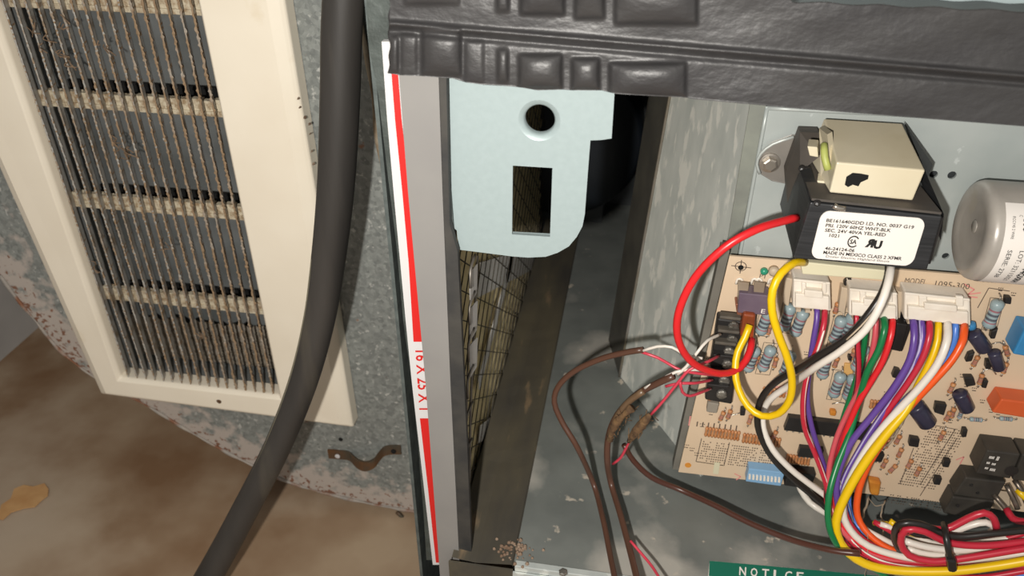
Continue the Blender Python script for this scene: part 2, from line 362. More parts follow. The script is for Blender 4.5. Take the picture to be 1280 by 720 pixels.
# blades
NS = 17; bd_ = Vector((-.42, .91, 0)).normalized()
for k in range(NS):
    x = XL+.003+(XR-XL-.004)*(k+.45)/NS; mb = MB(); n = 420; z0 = ZB+.0005; z1 = ZT-.001
    nrm = Vector((bd_.y, -bd_.x, 0)); d_ = .0125; dirt = min(1, .15+k/NS*1.1)
    vs = []; fs = []; mi = []
    for i in range(n+1):
        z = z0+(z1-z0)*i/n; lump = (random.random()**3)*.0006*(.5+dirt); lump2 = (random.random()**3)*.0007*(.5+dirt)
        base = Vector((x, YF+.001, z))
        wob = .00015*math.sin(z*40+k)
        cs = [base+nrm*(-.00045-lump), base+Vector((0, -.0003-lump2*.8, 0)), base+nrm*(.00045+lump2), base+bd_*.0025+nrm*(.0004+lump*.3), base+bd_*d_*.6+nrm*.0011, base+bd_*d_+nrm*.0003, base+bd_*d_-nrm*.0003, base+bd_*d_*.6+nrm*.0003, base+bd_*.0025-nrm*(.0004)]
        vs += [c+Vector((wob, 0, 0)) for c in cs]
    c = 9; mb.add(vs, [])
    for i in range(n):
        dz = random.random()
        for q in range(c):
            mb.f.append([i*c+q, i*c+(q+1) % c, (i+1)*c+(q+1) % c, (i+1)*c+q])
            front = q in (0, 1, 8, 2)
            mb.m.append(1 if (front and (random.random() < dirt*.9+.15 if q != 1 else dz < dirt+.1)) or (not front and random.random() < dirt*.18) else 0)
    mb.build('blade', ['slat', 'slat_dusty'], gr)
# notched cross combs
for (xa, ya, xb, yb) in [(20,118,300,141),(80,246,332,272),(126,368,357,386),(-60,-10,262,14)]:
    za, zb = onY(xa, ya, YF+.012).z, onY(xb, yb, YF+.012).z; zc = (za+zb)/2
    cmb = MB(); cmb.box((XL+.001, YF+.0112, zc-.0056), (XR-.001, YF+.020, zc-.0020))
    for k in range(NS):
        x = XL+.003+(XR-XL-.004)*(k+.45)/NS; w = (XR-XL)/NS
        cmb.box((x-.0085+w*.30+random.uniform(-.0004, .0004), YF+.0125, zc-.0045-random.random()*.001), (x-.0085+w*1.2, YF+.018, zc+.0058+random.uniform(-.0006, .0006)))
        for q in range(0):
            a = x-.006+random.random()*.006; b_ = zc-.0055+random.random()*.003; s_ = .0012+random.random()*.0014
            cmb.box((a, YF+.009, b_-s_), (a+s_*1.6, YF+.013, b_+s_))
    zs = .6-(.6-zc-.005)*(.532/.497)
    MB().box((XL, YG+.032, zs), (XR, YG+.034, zs+.011)).build('comb_shade_strip', 'hole', plen)  # black strip painted in as the shade above this comb bar
    cmb.build('cross_comb', 'comb', gr, bevel=.0003)
# dust tufts hanging across the blades
dt = MB()
for (x, y) in [(150,185),(158,190),(75,25),(70,60),(130,52),(57,47),(38,30),(88,80),(145,175),(120,330),(250,420),(205,300)]:
    p = onY(x, y, YF-.001)
    for q in range(3):
        a = p+Vector((random.uniform(-.004, .004), 0, random.uniform(-.004, .004)))
        dt.tube([a, a+Vector((random.uniform(-.003, .004), -.001, random.uniform(-.005, .001))), a+Vector((random.uniform(-.004, .006), 0, random.uniform(-.008, -.002)))], .00038, 5, step=.001)
dt.build('dust_tufts', 'dust', gr)['kind'] = 'stuff'

# ============================================================ pipe clamp
YC = YG-.004
cl = MB(); path = [((409,562),.0),((409,576),.0),((418,579),.0),((432,578),.0),((440,578),-.003),((446,590),-.010),((456,593),-.011),((468,586),-.010),((476,573),-.004),((484,566),0),((500,568),0),((501,558),0)]
line = [onY(x, y, YC+dy) for (x, y), dy in [((410,568),.002),((424,569),.002),((436,571),.001),((443,578),-.004),((450,583),-.008),((458,584),-.009),((467,580),-.008),((473,572),-.004),((480,565),.001),((489,563),.002),((501,563),.002)]]
L = smooth(line, .002); up = Vector((0, 0, 1)); wd = .0052
vs = []
for p in L: vs += [p+up*wd, p-up*wd, p-up*wd+Vector((0, .0018, 0)), p+up*wd+Vector((0, .0018, 0))]
cl.add(vs, [(i*4+q, i*4+(q+1) % 4, i*4+4+(q+1) % 4, i*4+4+q) for i in range(len(L)-1) for q in range(4)]+[(0,1,2,3),((len(L)-1)*4+3, (len(L)-1)*4+2, (len(L)-1)*4+1, (len(L)-1)*4)])
ct = thing('pipe_clamp', 'small rusty two-hole pipe strap at the foot of the galvanized duct', 'clamp', onY(455, 590, YC))
cl.build('strap', 'rust', ct)
for x, y in [(422, 570), (492, 564)]:
    MB().lathe(onY(x, y, YC+.0015), (0, -1, 0), [(0, .0024), (.0008, .0024), (.0012, .0014)], 10).build('screw_hole', 'white_card' if x < 450 else 'hole', ct)
MB().lathe(onY(426, 549, YG), (0, -1, 0), [(0, .002), (.0006, .002)], 10).build('drilled_hole', 'hole', plen)

# ============================================================ black rubber hose
hp = [((435,-120),.40),((432,-50),.40),((427,40),.40),((425,120),.40),((420,230),.40),((411,320),.40),((399,400),.398),((378,480),.392),((346,560),.382),((305,640),.37),((266,712),.355),((225,780),.34),((170,860),.33)]
hz = thing('rubber_hose', 'thick black rubber hose hanging down in front of the cream grille', 'hose', onY(266, 712, .355))
pts = [onY(x, y, Y) for (x, y), Y in hp]
MB().tube(pts, .0112, 24, rfun=lambda t: .0103+.0006*math.sin(t*9)).build('tube', 'rubber', hz, True)
rd = MB()
rd.tube([p+Vector((-.0085, -.0052, 0)) for p in pts[5:]], .0010, 6)
rd.build('mould_seam', mat('hose_seam', '6b6656', None, rough=.6), hz, True)

# ============================================================ scrap on floor
sp = [(0,640),(2,632),(14,624),(18,612),(30,607),(42,609),(56,605),(61,612),(60,620),(52,626),(44,634),(30,636),(14,641),(4,650),(-14,648)]
o = MB().prism([onZ(x, y, .0012) for x, y in sp], [], (0, 0, .0012)).build('paint_flake', 'scrap')
tag(o, 'ragged tan flake of peeled paint lying on the brown concrete floor', 'debris')

# ============================================================ furnace cabinet
cab = thing('furnace_cabinet', 'opened galvanized furnace cabinet with grey front flange and stained interior deck', 'furnace', (.15, .5, 0))
MB().prism([onY(496,60,.338), onY(547,60,.338), onY(550,150,.338), onY(553,240,.338), onY(563,480,.338), onY(575,720,.338), Vector((onY(575,720,.338).x, .338, 0)), Vector((onY(550,720,.338).x, .338, 0)), onY(550,720,.338), onY(532,480,.338), onY(510,240,.338)], [], (0, .002, 0)).build('front_flange', 'flange', cab)
# dark seam gasket right of flange
MB().prism([onY(547,60,.3395), onY(557,60,.3395), onY(562,280,.3395), onY(572,315,.3395), onY(584,560,.3395), onY(592,760,.3395), onY(577,760,.3395), onY(563,480,.3395), onY(553,240,.3395)], [], (0, .004, 0)).build('flange_return', 'dark_seam', cab)
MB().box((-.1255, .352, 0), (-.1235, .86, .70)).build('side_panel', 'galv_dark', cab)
lipL = [(455,-60),(461,60),(473,120),(486,230),(496,310),(504,400),(515,480),(523,560),(530,650),(533,700)]
lipR = [(497,-60),(497,60),(483,120),(491,230),(499,310),(507,400),(516,480),(526,560),(537,650),(541,700)]
MB().prism([onY(x, y, .3515) for x, y in lipL]+[onY(x, y, .3515) for x, y in reversed(lipR)], [], (0, .0004, 0)).build('side_panel_lip', mat('lip_dark_green', '4e5552', '3c423f', 90, .5, .2, bump=.3), cab)
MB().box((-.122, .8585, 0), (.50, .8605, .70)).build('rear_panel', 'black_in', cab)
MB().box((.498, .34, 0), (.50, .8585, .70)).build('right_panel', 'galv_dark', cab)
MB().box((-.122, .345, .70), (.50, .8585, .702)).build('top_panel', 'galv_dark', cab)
# deck, its front lip, front lower panel
XD = onZ(645, 690, DECK).x; YLF = onZ(700, 712, DECK).y
MB().box((XD, YLF, DECK-.0015), (.498, .8585, DECK)).build('deck', 'deck', cab)
YL = onZ(700, 712, DECK).y
MB().box((XD+.001, YL-.003, DECK-.004), (.498, YL+.002, DECK+.0012)).build('deck_lip', 'galv_clean', cab, bevel=.0005)
MB().box((-.0975, YLF-.0045, 0), (XD, YLF-.003, DECK-.002)).build('track_front', 'side_in', cab)
MB().box((XD, YLF-.0045, 0), (.498, YLF-.003, DECK-.004)).build('lower_front_panel', 'galv_clean', cab)
# dusty track beside the filter
tr = MB(); n = 40
vs = []
for i in range(n+1):
    y = YLF-.003+(.85-YLF+.003)*i/n
    vs += [(-.0975, y, DECK-.012), (-.0955, y, DECK+.001+random.random()*.0006), (-.080, y, DECK-.001+random.random()*.0006), (XD-.001, y, DECK+.002), (XD, y, DECK+.0005), (XD, y, DECK-.014)]
tr.add(vs, [(i*6+q, i*6+q+1, i*6+7+q, i*6+6+q) for i in range(n) for q in range(5)])
tr.build('filter_track', 'side_in', cab)
rc = MB()
cpt = onZ(645, 682, DECK+.001)
for q in range(70):
    a = cpt+Vector((random.gauss(0, .006), random.gauss(-.004, .005), 0)); s_ = random.uniform(.0005, .0016)
    rc.lathe(a, (0, 0, 1), [(0, s_), (s_*.7, s_*.8), (s_*1.3, s_*.2)], 6)
rc.build('rust_crumbs', 'rustdirt', cab)['kind'] = 'stuff'
sw = MB(); sw.lathe(onZ(704, 716, DECK+.0012), (0, 0, 1), [(0, .003), (.001, .003), (.0015, .0018)], 6); sw.build('lip_screw', 'screw', cab)
# slanted partition (its left edge stands on the deck)
pa = onZ(775, 470, DECK); Yp = pa.y
pt_ = onY(838, 120, Yp); dtop = (pt_-pa); pt2 = pa+dtop*1.25
pbx = onY(951, 130, .432); pbot = Vector((pbx.x+.004, .432, DECK)); ptop = Vector((pbx.x, .432, pt2.z))
sp0 = MB(); ng = 14; gv = [(pa.lerp(pbot, i/ng)).lerp(pt2.lerp(ptop, i/ng), j/ng) for j in range(ng+1) for i in range(ng+1)]
m_ = len(gv); gq_ = [(j*(ng+1)+i, j*(ng+1)+i+1, (j+1)*(ng+1)+i+1, (j+1)*(ng+1)+i) for j in range(ng) for i in range(ng)]
sp0.add(gv+[p+Vector((.0012, .001, 0)) for p in gv], gq_+[tuple(m_+k for k in reversed(q)) for q in gq_])
sp0.build('slanted_partition', 'wedge', cab, True)
e = MB(); e.tube([pa+Vector((-.0005, -.001, .0)), pt2+Vector((-.0005, -.001, 0))], .0011, 6)
e.build('partition_hem', mat('brown_hem', '7c7362', '95908a', 40, .4, .5), cab, True)
# edge return going back behind the partition
MB().hexa([pa, pt2, pt2+Vector((-.012, .05, 0)), pa+Vector((-.012, .05, 0))], [p+Vector((-.001, 0, 0)) for p in (pa, pt2, pt2+Vector((-.012, .05, 0)), pa+Vector((-.012, .05, 0)))]).build('partition_return', mat('return_grey', '55534c', '44433f', 40, .6), cab)
# fold and control plate
f1 = [onY(938, 126, .431), onY(958, 130, .4295), onY(906, 400, .4295), onY(893, 400, .431)]
MB().hexa(f1, [p+Vector((0, .0012, 0)) for p in f1]).build('fold_strip', mat('fold_grey', '85897f', '71746e', 50, .5), cab)
P0 = onY(960, 140, .43)
mpt = [onY(957, 133, .4285), Vector((.40, .4285, onY(957, 133, .4285).z+.003)), Vector((.40, .4285, .20)), Vector((onY(880, 560, .4285).x+.004, .4285, .20)), onY(908, 400, .4285)]
# bosses and holes of the control plate
hol = []
for x, y, r in [(1167, 218, .0022), (1190, 219, .0023), (1182, 320, .002)]:
    c = onY(x, y, .4285); hol.append([c+Vector((math.cos(a)*r, 0, math.sin(a)*r)) for a in [i*math.pi/5 for i in range(10)]])
MB().prism(mpt, hol, (0, .0015, 0)).build('control_plate', 'plate', cab)
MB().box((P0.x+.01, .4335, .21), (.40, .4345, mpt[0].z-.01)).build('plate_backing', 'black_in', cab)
MB().tube([mpt[0]+Vector((.001, .0003, -.001)), mpt[1]+Vector((0, .0003, -.001))], .0013, 8).build('plate_top_bend', 'galv_clean', cab, True)
MB().tube([mpt[0]+Vector((.001, .0003, -.001)), mpt[4]+Vector((.001, .0003, 0))], .0012, 8).build('plate_side_bend', 'plate', cab, True)
# header behind the black bar
MB().prism([onY(1000,-40,.345), onY(1500,-10,.345), onY(1500,60,.345), onY(1000,20,.345)], [], (0, .002, 0)).build('header_rail', 'bracket', cab)
MB().box((-.12, .348, .53), (.498, .350, .70)).build('header_panel', 'galv_clean', cab)
# NOTICE sticker on the deck (green band, wording as on the photo)
q = [onZ(887, 701, DECK+.0003), onZ(1145, 724, DECK+.0003), onZ(1140, 800, DECK+.0003), onZ(880, 775, DECK+.0003)]
st = MB().prism(q, [], (0, 0, .0002)).build('notice_sticker', 'sticker', cab, label='white and green safety sticker')
gq = [onZ(887, 701, DECK+.0007), onZ(1145, 724, DECK+.0007), onZ(1144, 745, DECK+.0007), onZ(886, 720, DECK+.0007)]
gb = MB().prism(gq, [], (0, 0, .0001)).build('green_band', 'label_green', st)
fnn = quadmap(*gq, lift=.0005); tb = MB()
for i, ch in enumerate('NOTICE'): text(tb, ch, fnn, .148+i*.056, .148+i*.056+(.012 if ch == 'I' else .034), .80, .24, bold=.02)
tb.build('lettering', 'sticker', st)

# ---- blower housing in the dark recess
bl_ = thing('blower_housing', 'round dark blower housing deep in the recess behind the zinc bracket', 'blower', (-.01, .76, DECK))
cc = onY(700, 178, .80)
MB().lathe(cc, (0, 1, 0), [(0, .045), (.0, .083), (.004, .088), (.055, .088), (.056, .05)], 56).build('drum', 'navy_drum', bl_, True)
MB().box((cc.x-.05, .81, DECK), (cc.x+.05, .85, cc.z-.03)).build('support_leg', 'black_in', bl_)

# ============================================================ air filter
XFf = -.0985
af = thing('air_filter', 'slim white-edged pleated air filter with red print standing in the cabinet slot', 'filter', (-.11, .55, .14))
zf0 = .14
fL = [(477,52),(484,150),(492,240),(507,400),(515,480),(541,706)]; fR = [(505,52),(508,150),(516,240),(529,400),(540,480),(560,706)]
fo = [onY(x, y, .345) for x, y in fL]+[onY(x, y, .345) for x, y in reversed(fR)]
MB().prism(fo, [], (0, .004, 0)).build('front_edge', 'white_card', af)
def strip(pl, pr, Y=.3446): return MB().prism([onY(x, y, Y) for x, y in pl]+[onY(x, y, Y) for x, y in reversed(pr)], [], (0, -.0002, 0))
strip([(489,86),(494,150),(503,240),(511,330),(517,427)], [(497,86),(502,150),(513,240),(524,330),(530,427)]).build('red_band', 'red_print', af, label='red printed stripe')
strip([(525,523),(535,610),(545,703)], [(536,523),(548,610),(558,703)]).build('red_band', 'red_print', af, label='red printed stripe')
tq = [onY(519, 438, .3445), onY(534, 438, .3445), onY(540, 512, .3445), onY(524, 512, .3445)]
fz = quadmap(*tq, lift=.0002); tm = MB()
text(tm, '16 X 25 X 1', lambda a, b: fz(b, a), 0, 1, 0.0, .98, bold=.012); tm.build('size_lettering', 'red_print', af)
# pleated media in the X plane
pm = MB(); npl = 22; Y0, Y1 = .356, .79; Z0_, Z1_ = .150, .455
vs = []
for i in range(npl*2+1):
    z = Z0_+(Z1_-Z0_)*i/(npl*2); xx = XFf-.0015-(.0022 if i % 2 else 0)
    for j in range(13): vs.append((xx+random.uniform(-.0004, .0004), Y0+(Y1-Y0)*j/12, z))
pm.add(vs, [(i*13+j, i*13+j+1, (i+1)*13+j+1, (i+1)*13+j) for i in range(npl*2) for j in range(12)])
pm.build('pleated_media', 'media', af)
MB().box((-.112, .349, Z1_), (XFf, .79, Z1_+.006)).build('top_edge', 'white_card', af)
# frame rims on the face
MB().box((XFf-.002, .349, .145), (XFf+.0006, .392, .475)).build('front_rim', 'dark_seam', af)
MB().box((XFf-.002, .392, .142), (XFf+.0006, .79, .152)).build('bottom_rim', 'side_in', af)
def face_strip(pts, w, x=XFf+.0008, m='card_grey', name='card_strap'):
    mb = MB(); P = [onX(a, b, x) for a, b in pts]
    for a, b in zip(P[:-1], P[1:]):
        d = (b-a).normalized(); nn = Vector((1, 0, 0)).cross(d)*w
        mb.hexa([a-nn, b-nn, b+nn, a+nn], [p+Vector((.0006, 0, 0)) for p in (a-nn, b-nn, b+nn, a+nn)])
    return mb.build(name, m, af)
face_strip([(598, 350), (668, 322)], .012); face_strip([(632, 352), (598, 480)], .006); face_strip([(599, 543), (622, 524)], .007)
face_strip([(640, 318), (632, 352)], .008)
# wire mesh over the face
wm = MB()
for k in range(-2, 18):
    y = .36
    for s in (1, -1):
        pts = []
        for q in range(0, 17):
            yy = .392+q*.028; zz = .15+k*.022+(.011 if (q % 2) else -.011)*s
            if .15 < zz < .45 and yy < .79: pts.append(Vector((XFf+.0016, yy, zz)))
        if len(pts) > 1: 
            for a, b in zip(pts[:-1], pts[1:]): wm.tube([a, b], .00045, 4, cap=False, step=1)
wm.build('wire_mesh', 'mesh_dark', af)
# bent free ends of the mesh at the front edge
we = MB()
for k in range(6):
    yb = 330+k*46
    pp = [(594-k*.3, yb), (592-k*.4, yb+18), (589-k*.7, yb+34), (587-k*1.0, yb+48)]
    we.tube([onX(594-k*.8, yb-12, -.088), onX(588-k*1.2, yb+8, -.088), onX(588-k*1.1, yb+30, -.088)], .0008, 5)
we.tube([onX(597, 320, -.092), onX(592, 420, -.092), onX(588, 520, -.092), onX(587, 600, -.092)], .0009, 6)
we.tube([onX(590, 320, -.092), onX(588, 380, -.092), onX(584, 480, -.092), onX(583, 600, -.092)], .0006, 6)
we.build('mesh_edge_wire', 'mesh_wire', af, True)
for k, (a, b) in enumerate([((584,352),(586,330)),((584,400),(590,372)),((585,440),(592,412))]): 
    P = [onX(586, 340+k*46, -.089), onX(596, 330+k*46, -.089), onX(595, 366+k*46, -.089), onX(587, 380+k*46, -.089)]
    MB().hexa(P, [p+Vector((.0006, 0, 0)) for p in P]).build('mesh_clip', 'card_grey', af)

# ============================================================ zinc bracket
YBr = .3465
br = [(556,70),(768,80),(768,118),(766,150),(764.5,173),(752,175),(738,175.5),(736,200),(733,240),(731,268),(728,283),(721,296),(711,308),(697,316),(682,321),(660,322),(640,320.5),(605,316),(573,312),(571,288),(566,284),(562,230),(558,150)]
cx, cy = 674, 151
rh = [onY(641,207,YBr), onY(690.5,210,YBr), onY(687.5,296,YBr), onY(640,293,YBr)]
cen = onY(cx, cy, YBr); rr = .0070
circ = [cen+Vector((math.cos(a)*rr, 0, math.sin(a)*rr)) for a in [i*2*math.pi/28 for i in range(28)]]
bt = thing('zinc_bracket', 'pale zinc bracket plate with round and slotted holes hanging under the black bar', 'bracket', cen)
circ_o = [cen+Vector((math.cos(a)*(rr+.0028), 0, math.sin(a)*(rr+.0028))) for a in [i*2*math.pi/28 for i in range(28)]]
MB().prism([onY(x, y, YBr) for x, y in br], [circ_o, rh], (0, .0014, 0)).build('plate', 'bracket', bt)
lp = MB(); n = 28; R3 = [circ_o, [cen+(p-cen)*1.12+Vector((0, .0007, 0)) for p in circ], [p+Vector((0, .002, 0)) for p in circ], [p+Vector((0, .0048, 0)) for p in circ]]
R3[0] = [p+Vector((0, -.00005, 0)) for p in circ_o]
lp.add([p for r in R3 for p in r], [(k*n+i, k*n+(i+1) % n, (k+1)*n+(i+1) % n, (k+1)*n+i) for k in range(3) for i in range(n)])
lp.build('hole_collar', 'bracket', bt, True)
e = MB(); 
lip = [onY(640, 293.5, YBr+.001), onY(687.5, 296, YBr+.001)]
MB().hexa([lip[0], lip[1], lip[1]+Vector((0, .0025, .0005)), lip[0]+Vector((0, .0025, .0005))], [p+Vector((0, 0, -.0008)) for p in (lip[0], lip[1], lip[1]+Vector((0, .0025, .0005)), lip[0]+Vector((0, .0025, .0005)))]).build('slot_lip', 'bracket', bt)
MB().tube([onY(556, 100, YBr-.0006), onY(560, 200, YBr-.0006), onY(566, 284, YBr-.0006)], .0008, 6).build('left_hem', 'galv_dark', bt, True)

# ============================================================ black embossed crossbar
YK = .330
pads = [(487,499,46,92,.0022),(500,522,40,96,.0012),(527,577,37,94,.0040),(580,606,50,104,.0012),(621,636,61,103,.0026),(648,703,68,111,.0050),(714,750,73,113,.0045),(761,858,79,121,.0050),
        (620,637,-30,15,.0026),(650,706,-60,18,.0050),(718,756,-60,23,.0045),(768,872,-60,30,.0050),(505,575,-40,6,.0022)]
def sst(a, b, x): t = max(0, min(1, (x-a)/(b-a))); return t*t*(3-2*t)
def hbar(x, y):
    h = .0014
    ry = 30+(x-495)*.083 if x > 495 else 30
    d = y-ry; h += .0034*math.exp(-(d/4.2)**2)-.0022*math.exp(-((d-9)/4.5)**2)
    for a, b, c, d2, hh in pads:
        yo = 0
        f = sst(a-2, a+4, x)*(1-sst(b-4, b+2, x))*sst(c-3, c+3, y)*(1-sst(d2-4, d2+3, y))
        if f > 0: U=abs(2*(x-a)/(b-a)-1); V=abs(2*(y-c)/(d2-c)-1); h += f*hh*1.5*(.35+.65*max(0,1-U**3)*max(0,1-V**2.5)**.8)
    h += .0004*math.sin(x*.031+1)*math.sin(y*.09)
    return h
def lowedge(x):
    pts = [(480,90),(487,92),(500,94),(525,95),(552,97),(566,98),(582,103),(604,106),(640,108),(655,110),(672,113),(705,112),(715,113),(752,113),(768,117),(800,119),(858,122),(870,124),(1000,136),(1280,158),(1500,176)]
    for (a, b), (c, d) in zip(pts[:-1], pts[1:]):
        if a <= x <= c: return b+(d-b)*(x-a)/(c-a)
    return 176
def upedge(x): return -70 if x < 940 else (-70+min(1, (x-940)/50)*72+(x-990)*.042 if x < 990 else 2+(x-1000)*.043+1.2*math.sin(x*.09))
NX, NY = 560, 90; vs = []
for i in range(NX+1):
    x = 486+(1500-486)*i/NX; ya, yb = upedge(x), lowedge(x)
    for j in range(NY+1):
        y = ya+(yb-ya)*j/NY; xe = x+(1.0*math.sin(y*.25)+.8*math.sin(y*.11+1) if i == 0 else 0); vs.append(onY(xe, y, YK-hbar(x, y)*.8))
base = len(vs); ring = [i*(NY+1)+NY for i in range(NX+1)]
fs = [(i*(NY+1)+j, i*(NY+1)+j+1, (i+1)*(NY+1)+j+1, (i+1)*(NY+1)+j) for i in range(NX) for j in range(NY)]
back = [vs[k]+Vector((0, .012, .001)) for k in ring]; lft = [vs[j]+Vector((0, .012, 0)) for j in range(NY+1)]
vv = vs+back+lft
fs += [(ring[i], ring[i+1], base+i+1, base+i) for i in range(NX)]
b2 = base+len(back); fs += [(j+1, j, b2+j, b2+j+1) for j in range(NY)]
topr = [i*(NY+1) for i in range(NX+1)]; b3 = len(vv); vv += [vs[k]+Vector((0, .012, 0)) for k in topr]
fs += [(topr[i+1], topr[i], b3+i, b3+i+1) for i in range(NX)]
kb = thing('mastic_crossbar', 'black textured crossbar with pressed-in rounded pads across the top of the furnace', 'crossbar', onY(900, 120, YK))
MB().add(vv, fs).build('skin', 'bar', kb, True)

# ============================================================ circuit board
cb = thing('circuit_board', 'tan furnace control circuit board crowded with components below the transformer', 'circuit board', bd(1050, 600, 0))
TL, TR, BR, BL = bd(912, 320, 0), bd(1420, 361, 0), bd(1420, 656, 0), bd(848, 590, 0)
MB().hexa([TL, TR, BR, BL], [p+Vector((0, .0016, 0)) for p in (TL, TR, BR, BL)]).build('board', 'pcb', cb)
tq = [bd(903, 318, -.004), bd(914, 320, -.004), bd(850, 590, -.004), bd(840, 588, -.004)]
MB().hexa([TL+Vector((-.005, .003, .002)), TL+Vector((0, .003, .002)), BL+Vector((0, .003, -.001)), BL+Vector((-.004, .003, -.001))], [p+Vector((0, .0095, 0)) for p in (TL+Vector((-.005, .003, .002)), TL+Vector((0, .003, .002)), BL+Vector((0, .003, -.001)), BL+Vector((-.004, .003, -.001)))]).build('tray_edge', 'pcb_edge', cb)
for x, y in [(1165, 360), (1290, 420), (1270, 500)]:
    pass
def blk(name, quad, h, m, parent=cb, h0=0, bevel=.0006, label=None, inset=0, smooth_=False):
    f = [bd(x, y, h) for x, y in quad]; b = [Vector((p.x, YB-h0, p.z)) for p in f]
    if inset: c = sum(f, Vector())/4; f = [p+(c-p)*inset for p in f]; f = [Vector((p.x, YB-h, p.z)) for p in f]
    return MB().hexa(f, b).build(name, m, parent, bevel=bevel, label=label)
def rect(x0, y0, x1, y1, k=-.18, s=.1):       # a parallelogram that follows the board's directions
    w, hh = x1-x0, y1-y0
    return [(x0, y0), (x1, y0+w*s), (x1+hh*k, y1+w*s), (x0+hh*k, y1)]
silk = MB(); silk_r = MB()
def sline(pts, w=.00025, mb=None):
    mb = silk if mb is None else mb; P = [bd(x, y, .0002) for x, y in pts]
    for a, b in zip(P[:-1], P[1:]):
        d = (b-a); 
        if d.length < 1e-6: continue
        nn = d.normalized().cross(Vector((0, 1, 0)))*w; mb.add([a-nn, b-nn, b+nn, a+nn], [(0, 1, 2, 3)])
def stext(s, quad, mb=None, bold=0):
    fn = quadmap(*[bd(x, y, 0) for x, y in quad], lift=.0003); text(mb or silk, s, fn, 0, 1, 1, 0, bold=bold)
stext('MODEL', [(1132,347),(1159,349),(1157,355.5),(1130,353.5)]); stext('1095-300', [(1170,350.5),(1213,354.5),(1211,361.5),(1168,357.5)])
stext('P1', [(950,342),(957,343),(956,348),(949,347)])
# mounting-hole target
c0 = (926, 333); ang = [i*math.pi/8 for i in range(17)]
sline([(c0[0]+7*math.cos(a), c0[1]+5.5*math.sin(a)) for a in ang]); sline([(914, 332), (939, 335)]); sline([(927, 325), (925, 342)])
MB().lathe(bd(926, 334, -.0002), (0, -1, 0), [(0, .0016), (.0006, .0016)], 12).build('mounting_hole', 'hole', cb)
MB().lathe(bd(860, 581, -.0002), (0, -1, 0), [(0, .0022), (.0006, .0022)], 12).build('mounting_hole', 'film', cb)
# printed tables (dashes too small to read)
def table(TLx, rows, cols, du, dv, fill=.8, ln=.55):
    for r in range(rows):
        for c in range(cols):
            if random.random() > fill: continue
            x = TLx[0]+du[0]*c+dv[0]*r; y = TLx[1]+du[1]*c+dv[1]*r
            sline([(x, y), (x+du[0]*ln, y+du[1]*ln)], .00046)
table((879, 552), 9, 12, (2.8, .33), (-.65, 2.9)); table((915, 557), 9, 12, (2.8, .33), (-.65, 2.9)); table((951, 563), 6, 6, (2.8, .33), (-.65, 2.9))
table((1163, 533), 24, 16, (2.9, .45), (-1.75, 3.1), .85)
table((1110, 618), 4, 24, (2.9, .45), (-.7, 3), .6); table((1160, 540), 1, 1, (1, 1), (1, 1))
for l in [[(1158,530),(1197,537)], [(1194,537),(1150,606)], [(877,548),(870,577),(905,582),(912,553)], [(905,582),(870,577)], [(1125,605),(1142,560)], [(1118,372),(1211,381)], [(1154,366),(1178,369)], [(1150,620),(1196,548)], [(1222,385),(1236,360),(1262,364)]]: sline(l)
# tiny reference marks sprinkled beside parts
for x, y in [(948,440),(962,436),(1005,440),(1015,432),(1050,370),(1085,470),(1056,455),(1185,455),(1200,468),(1205,480),(1215,485),(1150,585),(1225,500),(1237,505),(1248,360),(1264,366),(984,470),(990,480),(870,460),(880,448),(886,515),(875,530),(1105,490),(1120,500),(1010,540),(1185,525),(1100,610),(862,560),(868,566),(855,556),(1236,512),(1245,515)]:
    for q in range(3): sline([(x+q*2.4, y+q*.3), (x+q*2.4+1.4, y+q*.3)], .00035)
    sline([(x, y+3), (x+5, y+3.6)], .0003)
for x in range(872, 927, 7): sline([(x, 527+(x-872)*.1), (x-1, 533+(x-872)*.1)], .0004)
for (xa, ya, xb, yb) in [(960,392,952,412),(964,436,953,460),(1053,397,1042,427),(1051,470,1042,492),(1247,380,1236,405),(988,385,980,408)]:
    sline([(xa-9, ya-8), (xa+9, ya-6), (xb+9, yb+9), (xb-9, yb+7), (xa-9, ya-8)], .00018)
silk.build('printed_legend', 'ink_soft', cb)['kind'] = 'stuff'
for pl in [[(1205,355),(1218,362),(1210,368),(1226,366)], [(1202,370),(1222,372)], [(960,482),(972,484),(984,481)], [(955,488),(985,492)], [(1080,362),(1086,364)], [(895,413),(902,416)], [(884,455),(887,466)], [(918,592),(926,596),(920,600)], [(1195,575),(1205,571),(1200,580)], [(863,520),(861,532)]]: sline(pl, .0004, silk_r)
silk_r.build('red_ink_stamp', 'ink_red', cb)['kind'] = 'stuff'
# fuse holder, fuse, spade connector
blk('fuse', rect(924, 366, 962, 391, -.08, .1), .014, 'fuse', h0=.004, label='purple blade fuse')
fe = MB(); text(fe, 'E', quadmap(*[bd(x, y, .0142) for x, y in [(952,386),(957,386.5),(956,391.5),(951,391)]]), 0, 1, 1, 0); fe.build('fuse_letter', 'sticker', cb)
fz_ = MB()
for x in (931, 951): fz_.hexa([bd(x-9, 352, .010), bd(x+6, 354, .010), bd(x+3, 372, .012), bd(x-9, 370, .012)], [bd(x-9, 350, .0), bd(x+6, 352, .0), bd(x+3, 370, .0), bd(x-9, 368, .0)])
fz_.build('fuse_clips', mat('tarnished_clip', '9a8a78', '857462', 60, .45, .3), cb, bevel=.0004)
cl_ = MB()
for x in (922, 941, 946, 962):
    cl_.tube([bd(x-2, 355, .0005), bd(x, 349, .0005), bd(x+5, 349, .0005), bd(x+7, 355, .0005)], .0008, 6)
cl_.build('clip_loops', 'conn', cb, True)
blk('spade_housing', [(929,392),(945,394),(942,425),(925,422)], .017, 'orange_tr', h0=.006, bevel=.0015, label='orange translucent spade connector')
blk('spade_tab', [(919,380),(926,380),(930,402),(922,398)], .010, mat('copper_tab', '8e5a44', None, rough=.4, metal=.3), h0=.002)
